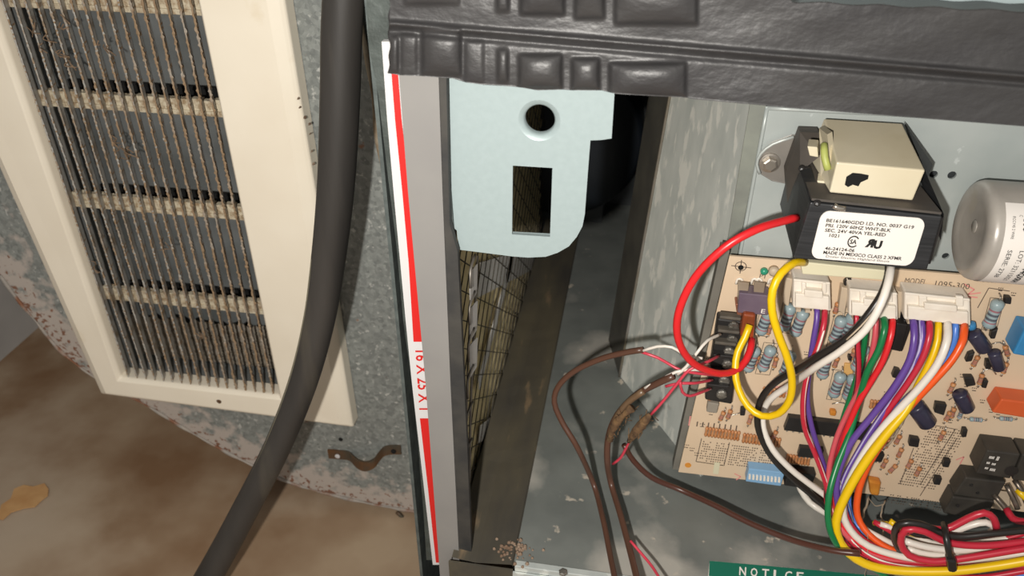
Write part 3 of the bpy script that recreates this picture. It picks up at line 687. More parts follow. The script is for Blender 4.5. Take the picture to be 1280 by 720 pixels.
# terminal block with six screws
dusty_tb = mat('dusty_black_plastic', '5e574d', '48433c', 120, .7)
TBc = [(913, 407), (911, 424), (907, 439), (905, 455), (901, 475), (898, 492)]
tb = blk('terminal_block', [(897,398),(928,402),(915,506),(881,500)], .0085, 'black_pl', bevel=.0012)
for i, (x, y) in enumerate(TBc):
    b_ = blk('terminal_barrier', [(x-13, y-12), (x+14, y-9), (x+13, y-5.5), (x-14, y-8.5)], .0135, dusty_tb if i < 3 else 'black_pl', tb, h0=.008, bevel=.0006)
    s = MB(); c = bd(x+4, y, .0085); s.lathe(c, (0, -1, 0), [(0, .0034), (.0014, .0034), (.0022, .0026), (.0024, .001)], 12)
    s.hexa([c+Vector((-.003, -.0027, -.0004)), c+Vector((.003, -.0027, -.0004)), c+Vector((.003, -.0027, .0004)), c+Vector((-.003, -.0027, .0004))], [c+Vector((-.003, -.002, -.0004)), c+Vector((.003, -.002, -.0004)), c+Vector((.003, -.002, .0004)), c+Vector((-.003, -.002, .0004))])
    s.build('terminal_screw', 'screw', tb)
blk('board_standoff', [(885,503),(899,505),(896,517),(883,515)], .005, mat('grey_standoff', '8b8377', None, rough=.6))
# white connectors
def connector(x0, y0, w, hh, nm, slots):
    c = blk(nm, [(x0, y0), (x0+w, y0+w*.1), (x0+w+1, y0+w*.1+hh), (x0-1, y0+hh)], .013, 'conn', bevel=.0012)
    fl_ = MB(); h1 = .0165
    def q(xa, ya, xb, yb, h_top, h_bot=.0125):
        f = [bd(xa, ya, h_top), bd(xb, ya+(xb-xa)*.1, h_top), bd(xb, yb+(xb-xa)*.1, h_top), bd(xa, yb, h_top)]
        fl_.hexa(f, [Vector((p.x, YB-h_bot, p.z)) for p in f])
    q(x0+w*.05, y0+hh*.50, x0+w*.97, y0+hh*.98, .0160); 
    q(x0+w*.22, y0+hh*.12, x0+w*.34, y0+hh*.50, .0150); q(x0+w*.78, y0+hh*.12, x0+w*.90, y0+hh*.50, .0150)
    q(x0+w*.30, y0+hh*.38, x0+w*.80, y0+hh*.62, .0172)
    q(x0, y0, x0+w, y0+hh*.08, .0145)
    fl_.build('latch_housing', 'conn', c, bevel=.0006)
    f = [(x0-10, y0-2), (x0-1, y0), (x0-6, y0+hh), (x0-14, y0+hh*.8)]
    blk('shroud_wall', f, .006, 'conn_grey', c)
    pz = MB()
    for i in range(slots):
        xx = x0+w*(i+.5)/slots; p = bd(xx, y0+hh*.99+w*.1*(i+.5)/slots, .0125); pz.box((p.x-.0013, p.y-.002, p.z-.0012), (p.x+.0013, p.y+.002, p.z+.0006))
    pz.build('wire_slots', 'conn_grey', c)
    return c
connector(992, 349, 46, 36, 'wire_connector', 4); connector(1062, 361, 60, 34, 'wire_connector', 5); connector(1131, 366, 82, 34, 'wire_connector', 7)
# relays
def relay(name, front, h, m, label, texts=None):
    r = blk(name, front, h, m, label=label, bevel=.001)
    return r
relay('relay', [(1281,412),(1326,418),(1312,451),(1266,443)], .0145, 'relay_blue', 'blue box relay')
relay('relay', [(1252,499),(1300,505),(1288,524),(1240,516)], .0125, 'relay_or', 'orange box relay')
relay('relay', [(1234,563),(1276,568),(1263,599),(1220,592)], .0155, 'relay_bl', 'black relay with worn white print')
relay('relay', [(1278,568),(1330,575),(1318,607),(1265,600)], .0155, 'relay_bl', 'black relay cut by the right edge')
relay('relay', [(1207,597),(1258,603),(1245,626),(1192,619)], .0125, 'relay_bl', 'black relay below the printed one')
relay('relay', [(1191,621),(1244,627),(1232,650),(1179,642)], .0120, 'relay_bl', 'black relay at the lower edge of the board')
tm = MB(); fR = quadmap(*[bd(x, y, .0157) for x, y in [(1234,563),(1276,568),(1263,599),(1220,592)]])
for (a, b, c, d) in [(.14,.30,.20,.30),(.36,.44,.18,.34),(.14,.24,.44,.52),(.30,.42,.46,.54),(.16,.26,.66,.74),(.32,.48,.68,.78)]:
    for k in range(4): 
        u = a+(b-a)*k/4; vq = [fR(u, c), fR(u+(b-a)/6, c), fR(u+(b-a)/6, d), fR(u, d)]; tm.add(vq, [(0, 1, 2, 3)])
tm.build('worn_print', 'sticker', cb)
MB().lathe(bd(1264, 588, .0153), (0, -1, 0), [(0, .0032), (.0006, .004), (.0007, .001)], 20).build('relay_boss', 'black_pl', cb)
for x, y in [(1214,606),(1222,616),(1197,632)]: MB().lathe(bd(x, y, .0125), (0, -1, 0), [(0, .0012), (.0006, .0010)], 8).build('relay_boss', 'black_pl', cb)
# big resistors: one mesh, placed many times
def resistor_mesh(kind, L_, r, ms):
    mb = MB(); n = 12; pr = []; mi = []
    xs = [0, .04, .12, .22, .30, .36, .44, .52, .60, .68, .74, .78, .88, .96, 1]; rs_ = [.45, .8, 1, .96, .84, .84, .84, .84, .84, .84, .84, .90, 1, .82, .45]
    bands = {4: 2, 6: 1, 8: 1, 10: 2}
    mb.lathe((-L_/2, 0, 0), (1, 0, 0), [(a*L_, b*r) for a, b in zip(xs, rs_)], n, mis=[bands.get(i, 0) for i in range(len(xs))])
    mb.tube([(-L_/2-.0025, 0, r*.9), (-L_/2-.002, 0, 0), (-L_/2, 0, 0)], .0004, 5, mi=3); mb.tube([(L_/2, 0, 0), (L_/2+.002, 0, 0), (L_/2+.0025, 0, r*.9)], .0004, 5, mi=3)
    me = bpy.data.meshes.new(kind); me.from_pydata(mb.v, [], mb.f)
    for m in ms: me.materials.append(M[m])
    me.polygons.foreach_set('material_index', mb.m); me.polygons.foreach_set('use_smooth', [True]*len(mb.f)); return me
ME_BIG = resistor_mesh('resistor', .0165, .0033, ['res_blue', 'band_d', 'band_r', 'lead'])
ME_SM = resistor_mesh('small_resistor', .0068, .0014, ['res_tan', 'band_r', 'band_d', 'lead'])
ME_TEAL = resistor_mesh('small_resistor', .0068, .0014, ['res_blue', 'band_d', 'band_r', 'lead'])
def place(me, name, xa, ya, xb, yb, h, lab=None, sc=1):
    a, b = bd(xa, ya, h), bd(xb, yb, h); o = bpy.data.objects.new(name, me); COL.objects.link(o); o.parent = cb
    d = (b-a).normalized(); z = Vector((0, 1, 0)); z = (z-d*z.dot(d)).normalized(); y = z.cross(d)
    R = Matrix((d, y, z)).transposed().to_4x4(); s = sc
    o.matrix_local = Matrix.Translation((a+b)/2-WL[cb.name]) @ R @ Matrix.Scale(s, 4)
    return o
for (xa, ya, xb, yb) in [(960,392,952,412),(988,385,980,408),(1003,394,995,413),(964,436,953,460),(943,440,936,458),(989,442,980,468),(1053,397,1042,427),(1065,398,1058,418),(1034,446,1028,468),(1051,470,1042,492),(1066,474,1060,494),(1247,380,1236,405),(1078,440,1072,455)]:
    place(ME_BIG, 'resistor', xa, ya, xb, yb, .0050, sc=1.12)
for (xa, ya, xb, yb) in [(948,446,944,456),(971,446,967,460),(963,407,960,416),(1027,404,1024,414),(1047,380,1044,390),(1047,448,1043,458),(1222,447,1217,456),(1228,468,1224,480),(1256,432,1260,445),(890,488,886,500),(914,512,909,524),(970,540,966,548),(1128,560,1122,572),(1106,545,1100,556),(1112,548,1106,560),(1188,515,1182,526),(1193,510,1189,522),(1120,582,1112,590),(1160,462,1154,472),(1172,470,1166,480),(1180,540,1175,549),(1140,575,1134,585),(1108,575,1103,584),(1192,480,1187,490),(1125,545,1120,554),(1096,560,1092,568),(1150,585,1145,594),(905,515,900,525),(939,520,936,529),(1068,438,1065,447),(1258,455,1254,465)]:
    place(ME_SM, 'small_resistor', xa, ya, xb, yb, .0018, sc=1.15)
for (xa, ya, xb, yb) in [(1214,524,1226,525),(1251,523,1264,524),(1203,512,1199,522)]: place(ME_TEAL, 'small_resistor', xa, ya, xb, yb, .0018, sc=1.1)
# rows of tiny resistors
rw = MB()
def row(x0, y0, n, dx, dy, hgt, mbx):
    for k in range(n):
        x, y = x0+dx*k, y0+dy*k
        a, b = bd(x, y, .0014), bd(x-hgt*.2, y+hgt, .0014); d = b-a; l = d.length
        mbx.lathe(a, d, [(0, .0008), (l*.15, .0012), (l*.3, .0009), (l*.7, .0009), (l*.85, .0012), (l, .0008)], 7)
row(884, 534, 11, 4, .55, 11, rw); row(931, 542, 12, 4, .55, 11, rw); row(956, 484, 7, 4.2, .45, 10, rw); row(985, 568, 8, 3.8, .5, 10, rw); row(1090, 440+60, 6, 4.2, .45, 10, rw); row(1076, 530, 5, 4.2, .45, 9, rw)
o = rw.build('resistor_rows', 'res_tan', cb, True, label='rows of tiny tan resistors'); o['kind'] = 'stuff'
# chips
def chip(quad, h, n):
    c = blk('chip', quad, h, 'black_pl', bevel=.0003); pins = MB()
    for (a, b) in ((quad[0], quad[1]), (quad[3], quad[2])):
        for k in range(n):
            t = (k+.5)/n; x = a[0]+(b[0]-a[0])*t; y = a[1]+(b[1]-a[1])*t; p = bd(x, y, h*.6)
            pins.box((p.x-.0005, p.y, p.z-.0008), (p.x+.0005, YB, p.z+.0008))
    pins.build('chip_pins', 'lead', c)
chip([(986,522),(1092,535),(1088,552),(980,538)], .0045, 14); chip([(1000,560),(1030,563),(1027,574),(997,571)], .004, 6); chip([(1088,566),(1106,569),(1102,578),(1084,576)], .004, 4)
# DIP switch block and black header
dp = blk('dip_switch', [(936,586),(981,591),(976,608),(932,602)], .0075, 'dip_blue')
for k in range(9):
    x = 936+k*4.6; blk('switch_lever', [(x,594+k*.5),(x+2.6,594.3+k*.5),(x+2.2,599.5+k*.5),(x-.4,599.2+k*.5)], .0088, 'conn', dp, h0=.0074, bevel=0)
blk('header_socket', [(985,590),(1020,594),(1013,612),(980,607)], .008, 'black_pl'); blk('header_socket', [(1130,400),(1142,401),(1128,440),(1118,437)], .009, 'black_pl')
rl = blk('reed_relay', [(1121,404),(1135,406),(1126,440),(1112,437)], .012, 'black_pl', label='upright black reed relay')
blk('board_sticker', [(893,578),(900,579),(898,593),(891,592)], .0006, 'nylon_lt', bevel=0)
# electrolytic capacitors
def ecap(xa, ya, xb, yb, r, h=.006, m='cap_navy'):
    a, b = bd(xa, ya, h), bd(xb, yb, h); l = (b-a).length
    r *= .88; c = MB().lathe(a, b-a, [(0, r*.85), (l*.06, r), (l*.12, r*.93), (l*.2, r), (l*.95, r), (l, r*.88)], 18).build('electrolytic_capacitor', m, cb, True)
    MB().lathe(b, b-a, [(0, r*.8), (.0002, r*.75)], 14).build('can_end', 'screw', c)
ecap(1216,416,1231,437,.0048); ecap(1242,440,1249,461,.0040); ecap(1199,491,1209,512,.0050); ecap(1143,506,1160,530,.0062)
ecap(1213,404,1214,410,.003, m='relay_blue')
for q in [[(1257,372),(1265,373),(1264,381),(1256,380)], [(1240,414),(1248,411),(1244,424),(1238,424)], [(1211,444),(1219,441),(1215,452),(1207,453)], [(1233,452),(1240,452),(1239,462),(1232,462)], [(1205,472),(1217,472),(1220,482),(1208,484)], [(1230,476),(1236,477),(1233,486),(1227,485)], [(1204,538),(1210,538),(1208,547),(1202,547)], [(1181,576),(1189,577),(1186,585),(1178,584)], [(1170,598),(1178,599),(1175,607),(1167,606)], [(1119,462),(1126,464),(1122,474),(1115,472)], [(1138,548),(1150,550),(1148,560),(1136,558)], [(926,512),(932,512),(931,520),(925,520)], [(1061,446),(1066,447),(1064,452),(1060,451)], [(1170,505),(1184,507),(1180,520),(1168,516)]]:
    blk('diode', q, .0042, 'black_pl', bevel=.0006)
blk('film_capacitor', [(1086,601),(1102,604),(1099,621),(1088,619)], .006, 'film', bevel=.0015); blk('film_capacitor', [(1038,514),(1046,515),(1045,521),(1037,520)], .004, 'film', bevel=.001)
blk('film_capacitor', [(1056,455),(1068,456),(1066,470),(1054,468)], .002, mat('burnt_patch', 'd2a565', None, rough=.6), bevel=.0005)
MB().lathe(bd(955, 338, .0), (0, -1, 0), [(0, .0022), (.002, .0022), (.003, .001)], 12).build('indicator_led', 'green_led', cb, True)
MB().lathe(bd(967, 337, .0), (0, -1, 0), [(0, .003), (.003, .003), (.004, .0015)], 14).build('disc_capacitor', 'conn_grey', cb, True)
MB().lathe(bd(1060, 351, .0), (0, -1, 0), [(0, .0028), (.003, .0028), (.0035, .0015)], 12).build('black_post', 'black_pl', cb, True)
jl = MB()
for pts in [[(1226,467),(1232,462),(1240,462),(1245,468)], [(1240,430),(1250,428),(1256,434),(1252,442)], [(1040,505),(1050,503),(1060,506)], [(1186,500),(1196,494),(1204,492)], [(905,517),(915,519),(925,516)]]: jl.tube([bd(x, y, .0015) for x, y in pts], .0004, 5)
jl.build('jumper_leads', 'lead', cb, True)['kind'] = 'stuff'

# ============================================================ transformer
tf = thing('transformer', 'black laminated transformer with cream bobbin cover and white rating label above the board', 'transformer', onY(1085, 335, .40))
YT = .365
f = [onY(1013,253,YT), onY(1178,271,YT), onY(1159,338,YT), onY(991,323,YT)]
bk = [Vector((p.x, .425, p.z)) for p in f]
bk[0].x -= .001
MB().hexa(f, bk).build('core', 'core', tf, bevel=.0008)
# end frame and sloped top cover
tp = [f[0]+Vector((.0005, .001, .0006)), f[1]+Vector((-.0005, .001, .0006)), Vector((f[1].x-.006, .427, f[1].z+.0006)), Vector((f[0].x-.001, .427, f[0].z+.0006))]
MB().hexa(tp, [p+Vector((0, 0, .0012)) for p in tp]).build('core_top', 'core_top', tf)
# bobbin cover standing on the core
c1 = [onY(1046,203,.3735), onY(1157,213,.3735), onY(1141,251,.3735), onY(1037,241,.3735)]
c2 = []
for (x, y), p in zip([(1030,148),(1128,154)], c1[:2]): c2.append(onY(x, y, .4165))
c2 = [c2[0], c2[1], Vector((c1[2].x-.006, .4165, c1[2].z)), Vector((c1[3].x-.004, .4165, c1[3].z))]
bob = MB().hexa(c1, c2).build('bobbin_cover', 'nylon', tf, bevel=.0008, label='cream nylon bobbin cover')
bh = [(1056,231),(1058,221),(1066,216),(1076,217),(1086,219),(1085,224),(1076,228),(1073,233),(1066,231),(1060,234)]
MB().prism([onY(x, y, .3733) for x, y in bh], [], (0, .0001, 0)).build('ragged_hole', 'hole', bob)
for q in [[(1009,183),(1022,184),(1023,197),(1012,195)], [(1021,226),(1036,227),(1038,243),(1026,240)]]:
    p = [onY(x, y, .385) for x, y in q]; MB().hexa(p, [a+Vector((.002, .010, 0)) for a in p]).build('bobbin_tab', 'nylon', tf, bevel=.0005)
sp_ = [onY(1024,160,.405), onY(1034,168,.39), onY(1042,240,.378), onY(1026,226,.390)]
MB().hexa(sp_, [a+Vector((.003, .004, 0)) for a in sp_]).build('bobbin_side', 'nylon', tf)
MB().tube([onY(1030,180,.388), onY(1031,197,.383), onY(1035,212,.381)], .0018, 8).build('winding_tape', mat('lime_tape', 'a9b060', None, rough=.5), tf, True, label='lime green winding tape')
# lower pale cover
p = [onY(1000,327,.375), onY(1114,339,.375), onY(1112,351,.375), onY(1003,343,.375)]
MB().hexa(p, [Vector((a.x, .405, a.z)) for a in p]).build('lower_cover', 'nylon_lt', tf, bevel=.0006)
# mounting ear with hex screw
ear = [onY(x, y, .4245) for x, y in [(1020,172),(990,171),(966,180),(951,192),(946,205),(950,217),(965,226),(985,230),(1010,235)]]
MB().prism(ear, [], (0, .002, 0)).build('mounting_ear', mat('ear_steel', '77736e', '858079', 60, .45, .2), tf, bevel=.0004)
MB().tube([onY(992,171,.4235), onY(966,180,.4235), onY(951,192,.4235), onY(946,205,.4235), onY(950,217,.4235)], .0009, 6).build('ear_rim', 'galv_clean', tf, True)
s = MB(); c = onY(962, 203, .4243); s.lathe(c, (0, -1, 0), [(0, .0056), (.0012, .0056), (.0014, .0045)], 20); s.lathe(c+Vector((0, -.0012, 0)), (0, -1, 0), [(0, .0040), (.003, .0040), (.0034, .003)], 6)
s.build('hex_screw', 'lead', tf)
yk = [onY(1000,165,.415), onY(1024,166,.415), onY(1024,196,.40), onY(1000,215,.400), onY(985,262,.405), onY(982,215,.415)]
MB().prism(yk, [], (0, .008, 0)).build('end_frame', 'core_top', tf)
lf = [onY(1000,213,.395), onY(1013,253,.3655), onY(991,323,.3655), onY(984,272,.395)]
MB().hexa(lf, [a+Vector((.006, .004, 0)) for a in lf]).build('side_lamination', 'core', tf)
for x, y, Y in [(1009,212,.400),(1002,211,.40),(1021,254,.366)]: MB().lathe(onY(x, y, Y), (0, -.6, .8), [(0, .0018), (.0012, .0018), (.0018, .0008)], 8).build('core_rivet', 'black_pl', tf)
MB().tube([onY(1042,257,.364), onY(1048,260,.3635), onY(1056,261,.364)], .0014, 8).build('solder_bead', 'lead', tf, True)
# dark pieces shaped as the core's right side and the shadow it casts
rf = [onY(1133,157,.415), onY(1166,206,.405), onY(1160,222,.39), onY(1180,268,.372), onY(1176,300,.380), onY(1160,250,.39), onY(1150,215,.40)]
MB().prism(rf, [], (.0, .006, 0)).build('core_side_shadow', 'core', tf)
MB().hexa([onY(1159,272,.372), onY(1180,272,.372), onY(1163,330,.372), onY(1146,330,.372)], [a+Vector((0, .05, 0)) for a in (onY(1159,272,.372), onY(1180,272,.372), onY(1163,330,.372), onY(1146,330,.372))]).build('clamp_foot', 'black_pl', tf)  # lower dark piece of the core's right side and its shadow, no clamp
# rating label with rounded corners
LQ = [onY(x, y, YT-.0006) for x, y in [(1027.5,263),(1158.5,273.5),(1140,333),(1012.5,322.5)]]
lm = quadmap(*LQ, lift=0)
rx, ry = .085, .19; pts = []
for (cx_, cy_, a0) in [(1-rx, ry, -90), (1-rx, 1-ry, 0), (rx, 1-ry, 90), (rx, ry, 180)]:
    for k in range(7):
        a = math.radians(a0+15*k); pts.append(lm(cx_+rx*math.cos(a), cy_+ry*math.sin(a)))
lab = MB().prism(pts, [], (0, .0005, 0)).build('rating_label', 'sticker', tf, label='white rating label')
lt = MB(); fn = quadmap(*LQ, lift=.0003); chh = .072
for s, u0, u1, v in [('BE161640GDD I.D. NO. 0037 G19', .065, .905, .185), ('PRI. 120V 60HZ WHT-BLK', .07, .70, .285), ('SEC. 24V 40VA YEL-RED', .075, .665, .385), ('1021', .13, .225, .485), ('46-24124-06', .12, .41, .76), ('MADE IN MEXICO CLASS 2 XFMR', .115, .88, .85)]:
    text(lt, s, fn, u0, u1, v+chh*.5, v-chh*.5, bold=.022)
text(lt, 'Dosier Electric Highland Illinois', fn, .15, .77, .965, .905)
# certification marks
text(lt, 'SA', fn, .343, .409, .63, .53, bold=.03)
for k in range(22):
    a0 = math.radians(40+k*13); a1 = math.radians(40+(k+1)*13); c_ = (.375, .578)
    q4 = [fn(c_[0]+ru*math.cos(a), c_[1]+rv*math.sin(a)) for a, ru, rv in ((a0, .044, .098), (a1, .044, .098), (a1, .056, .125), (a0, .056, .125))]; lt.add(q4, [(0, 1, 2, 3)])
text(lt, 'R', fn, .495, .575, .67, .49, bold=.06, mirror=True); text(lt, 'U', fn, .575, .655, .69, .51, bold=.06)
lt.build('label_print', 'ink', lab)

# ============================================================ run capacitor (silver can)
Rc = .0262; cc = onY(1213, 287, .4015); cc = Vector((cc.x, .4015, cc.z))
rcap = thing('run_capacitor', 'round silver run capacitor can with white label at the right edge beside the transformer', 'capacitor', cc-Vector((0, 0, Rc)))
ax = Vector((1, 0, 0)); pr = [(0, .0005), (.0005, Rc*.55), (.0002, Rc*.60), (-.0002, Rc*.70), (-.0006, Rc*.85), (.0004, Rc*.93), (.0016, Rc*.975), (.0036, Rc), (.11, Rc)]
MB().lathe(cc, ax, pr, 64).build('can', 'alu', rcap, True)
MB().lathe(cc+Vector((-.0004, -.004, .004)), -ax, [(0, .0035), (.0003, .0032)], 16).build('weld_spot', mat('weld_grey', 'b0aba2', None, rough=.5, metal=.4), rcap, True)
def cyl(x, a, r=Rc): return cc+Vector((x, -r*math.cos(a), r*math.sin(a)))       # a: angle above the front
X0 = .0055; lb = MB(); nn = 40
vs = [cyl(x, math.radians(-75+135*i/nn), Rc+.0003) for i in range(nn+1) for x in (X0, X0+.085)]
lb.add(vs, [(2*i, 2*i+1, 2*i+3, 2*i+2) for i in range(nn)]); lw = lb.build('can_label', 'sticker', rcap, True, label='white printed sleeve')
ct_ = MB()
def cf(x, a): return cyl(X0+x, math.radians(a), Rc+.0006)
def ctext(s, x0, x1, a0, a1, bold=0, mirror=False): text(ct_, s, lambda u, v: cf(v, u), a0, a1, x0, x1, bold=bold, mirror=mirror)
ctext('LOT: 32115021', .0085, .0108, 8, -38); ctext('SERIE: 2738', .0030, .0052, 8, -32); ctext('U', .0078, .0135, 34, 28, .05); ctext('R', .0078, .0135, 42, 35, .05, True)
ctext('C', .0060, .0075, 46, 44); ctext('US', .0125, .0140, 26, 22); ctext('RCCY45 2 WIRE', .0030, .0043, 44, 20)
ctext('V4QXRH', .0125, .0160, -12, -42, .03)
for k in range(4): ctext('DATE MADE 2105', .002+k*.0022, .0034+k*.0022, -52-k*1, -72)
ct_.build('can_print', 'ink', lw)
MB().lathe(cc+Vector((.05, 0, 0)), ax, [(0, Rc+.0012), (.012, Rc+.0012)], 48).build('mounting_band', 'galv_dark', rcap, True)

# ============================================================ wires
def P3(p):
    x, y, k, v = p if len(p) == 4 else (p[0], p[1], 'b', p[2])
    return bd(x, y, v) if k == 'b' else (dk(x, y, v) if k == 'd' else onY(x, y, v))
WIRES = []
def wire(pts, r, m, label, name='wire', group=None, stripe=None, sd=None, cat='wire', rf=None):
    P = [P3(p) for p in pts]
    o = MB().tube(P, r, 10, rfun=rf).build(name, m, None, True); tag(o, label, cat, group)
    if stripe:
        S = smooth(P, .004); tow = []
        for i, p in enumerate(S):
            d = (S[min(i+1, len(S)-1)]-S[max(i-1, 0)]).normalized(); v = (CAM-p).normalized(); s = d.cross(v).normalized()
            tow.append(p+(v*.80+s*(.45 if sd is None else sd)).normalized()*r*.72)
        MB().tube(tow[::3]+[tow[-1]], r*.40, 6).build('stripe', stripe, o, True, label='contrasting stripe')
    return o
r1 = .0019
# red loop
ps = [(996,272,'y',.372),(980,276,'y',.366),(945,287,'y',.355),(905,310,'y',.350),(868,348,'y',.350),(848,392,'y',.352),(849,428,'y',.356),(868,455,'y',.362),(900,467,'y',.372),(925,460,'y',.382),(937,440,'y',.390),(940,424,'y',.398)]
wire(ps, .0021, 'w_red', 'thick bright red wire looping left from the transformer down to the board', name='transformer_wire')
wire([(1006,328,'y',.376),(992,329,'y',.366),(976,342,'y',.358),(966,362,'y',.354),(965,388,'y',.352),(973,418,'y',.352),(984,447,'y',.353),(990,475,'y',.355),(987,500,'y',.357),(973,517,'y',.360),(953,520,'y',.364),(935,508,'y',.368),(923,486,'y',.374),(919,462,'y',.380),(922,440,'y',.386),(931,422,'y',.390),(937,406,'y',.394)], .0021, 'w_yellow', 'yellow wire looping from under the transformer to the orange spade connector', name='transformer_wire')
wire([(1111,330,'y',.380),(1110,345,'y',.372),(1102,368,'y',.366),(1083,396,'y',.362),(1056,425,'y',.362),(1025,444,'y',.366),(1000,460,'y',.374),(972,476,'y',.382),(954,494,'y',.386),(947,515,'y',.386),(949,540,'y',.386),(964,570,'y',.384),(990,598,'y',.383),(1014,618,'y',.382),(1034,636,'y',.38),(1050,650,'y',.378)], .0020, 'w_black', 'black printed wire running from under the transformer down across the board', name='transformer_wire')
wire([(1114,330,'y',.376),(1111,350,'y',.366),(1101,380,'y',.358),(1082,412,'y',.356),(1052,438,'y',.358),(1018,460,'y',.366),(990,480,'y',.384),(966,496,'y',.390),(955,512,'y',.392),(954,535,'y',.388),(966,562,'y',.384),(988,586,'y',.382),(1012,605,'y',.381),(1030,618,'y',.380),(1046,632,'y',.378)], .0020, 'w_white', 'white wire running beside the black one across the middle of the board', name='transformer_wire')
# printed marks on the black wire
MB().tube([P3(p)+Vector((.0004, -.0016, .0009)) for p in [(1104,368,'y',.3645),(1092,386,'y',.3625),(1074,407,'y',.360),(1056,424,'y',.3605)]], .0005, 5).build('faded_print', 'conn_grey', bpy.data.objects['transformer_wire.002'], True)
ga, gb_, gc = 'wires from the left white plug', 'wires from the middle white plug', 'wires from the right white plug'
wr = .00165
wire([(1021,384,.0135),(1021,400,.018),(1016,430,.022),(1011,465,.024),(1009,500,.026),(1015,535,.028),(1026,570,.030),(1037,605,.034),(1045,640,.044),(1062,676,.058)], wr, 'w_purple', 'purple wire leaving the small left plug', group=ga)
wire([(1031,385,.0135),(1030,405,.022),(1022,435,.027),(1011,462,.030),(1004,500,.032),(1006,535,.033),(1018,565,.034),(1031,600,.038),(1042,640,.046),(1060,672,.058),(1100,702,.066),(1180,712,.068),(1290,706,.068)], wr, 'w_red2', 'red wire with pale stripe leaving the small left plug', group=ga, stripe='w_white', sd=-.5)
wire([(1070,390,.0135),(1071,420,.019),(1073,460,.021),(1070,490,.022),(1058,530,.026),(1040,575,.030),(1033,610,.036),(1036,640,.044),(1050,672,.056),(1090,700,.064),(1180,709,.066),(1290,703,.066)], wr, 'w_red2', 'dark red wire with black stripe dropping straight from the middle plug', group=gb_, stripe='w_black', sd=.6)
wire([(1082,392,.0135),(1082,415,.015),(1077,450,.016),(1065,490,.018),(1052,530,.022),(1044,570,.028),(1040,610,.034),(1045,650,.046)], wr, 'w_green', 'thin green wire behind the red ones of the middle plug', group=gb_)
wire([(1095,394,.0135),(1094,420,.019),(1088,450,.021),(1078,480,.023),(1060,515,.026),(1045,550,.030),(1036,590,.036),(1038,625,.044),(1052,662,.056),(1090,693,.062),(1160,705,.064),(1290,694,.064)], wr, 'w_pink', 'dull red wire second from the left on the middle plug', group=gb_)
wire([(1104,395,.0135),(1106,410,.022),(1098,438,.026),(1084,465,.028),(1074,500,.028),(1063,540,.034),(1047,580,.044),(1037,615,.054),(1035,648,.060),(1042,674,.064),(1060,694,.064),(1100,715,.066),(1122,735,.068)], .0019, 'w_green', 'bright green wire curving down from the middle plug', group=gb_)
wire([(1116,396,.0135),(1114,418,.022),(1104,450,.026),(1087,480,.028),(1072,505,.030),(1058,540,.033),(1048,580,.038),(1044,620,.046),(1052,655,.054),(1080,684,.060),(1150,700,.062),(1290,688,.062)], wr*1.1, 'w_red', 'red wire at the right end of the middle plug', group=gb_)
wire([(1076,395,.012),(1079,430,.013),(1076,480,.015),(1068,520,.02),(1060,560,.024)], .0013, 'w_black', 'short black wire behind the middle plug', group=gb_)
# right plug
wire([(1141,397,.0135),(1143,420,.022),(1137,450,.027),(1117,485,.031),(1090,520,.034),(1064,553,.038),(1048,590,.043),(1046,620,.048),(1056,655,.054),(1090,684,.058)], .0020, 'w_purple', 'purple wire at the left end of the right plug', group=gc)
wire([(1151,398,.0135),(1153,420,.020),(1147,448,.025),(1128,484,.028),(1102,520,.032),(1076,560,.037),(1055,600,.043),(1050,630,.048),(1062,665,.055),(1100,688,.060)], .0019, 'w_purple', 'second purple wire with white stripe on the right plug', group=gc, stripe='w_lav', sd=.3)
wire([(1161,399,.0135),(1162,418,.022),(1153,448,.027),(1134,480,.030),(1108,516,.032),(1080,560,.035),(1060,600,.041),(1056,640,.050),(1080,675,.057),(1130,697,.061),(1200,706,.064),(1290,698,.065)], wr*1.1, 'w_red2', 'crimson wire between purple and yellow on the right plug', group=gc)
wire([(1173,400,.0135),(1172,425,.021),(1163,452,.026),(1148,482,.030),(1133,512,.036),(1110,540,.041),(1084,574,.046),(1063,608,.051),(1048,640,.056),(1045,662,.060),(1055,685,.064),(1080,704,.068),(1120,713,.070),(1185,714,.072),(1240,708,.072),(1300,698,.072)], .0026, 'w_yellow', 'bright yellow wire from the right plug bowing round the outside of the whole harness', rf=lambda t: .0019+.0008*min(1, t*3.2))
wire([(1184,401,.0135),(1184,425,.026),(1172,455,.031),(1149,485,.034),(1120,516,.036),(1090,552,.040),(1066,592,.046),(1054,625,.051),(1058,655,.055),(1085,682,.060),(1140,698,.063),(1200,700,.065),(1290,690,.066)], .0022, 'w_white', 'white wire right of the yellow one on the right plug', group=gc)
wire([(1130,505,.033),(1100,540,.037),(1072,582,.042),(1056,620,.048),(1056,648,.052)], .0018, 'w_lav', 'lavender striped wire running beside the purple ones', group=gc)
wire([(1194,402,.0135),(1194,420,.018),(1184,447,.020),(1160,475,.022),(1122,510,.026),(1084,560,.030),(1062,610,.036),(1066,650,.044),(1100,680,.056)], .0018, 'w_blue', 'sky blue wire next to the orange one on the right plug', group=gc)
wire([(1205,403,.0135),(1204,424,.024),(1190,450,.029),(1168,475,.032),(1140,505,.033),(1112,540,.034),(1086,580,.036),(1073,615,.040),(1072,645,.045),(1086,668,.052),(1112,686,.058),(1145,696,.061)], .0021, 'w_orange', 'orange wire at the right end of the right plug', group=gc)
wire([(1060,600,.030),(1052,640,.040),(1060,668,.048),(1090,690,.054)], .0017, 'w_green', 'dark green wire inside the harness bend')
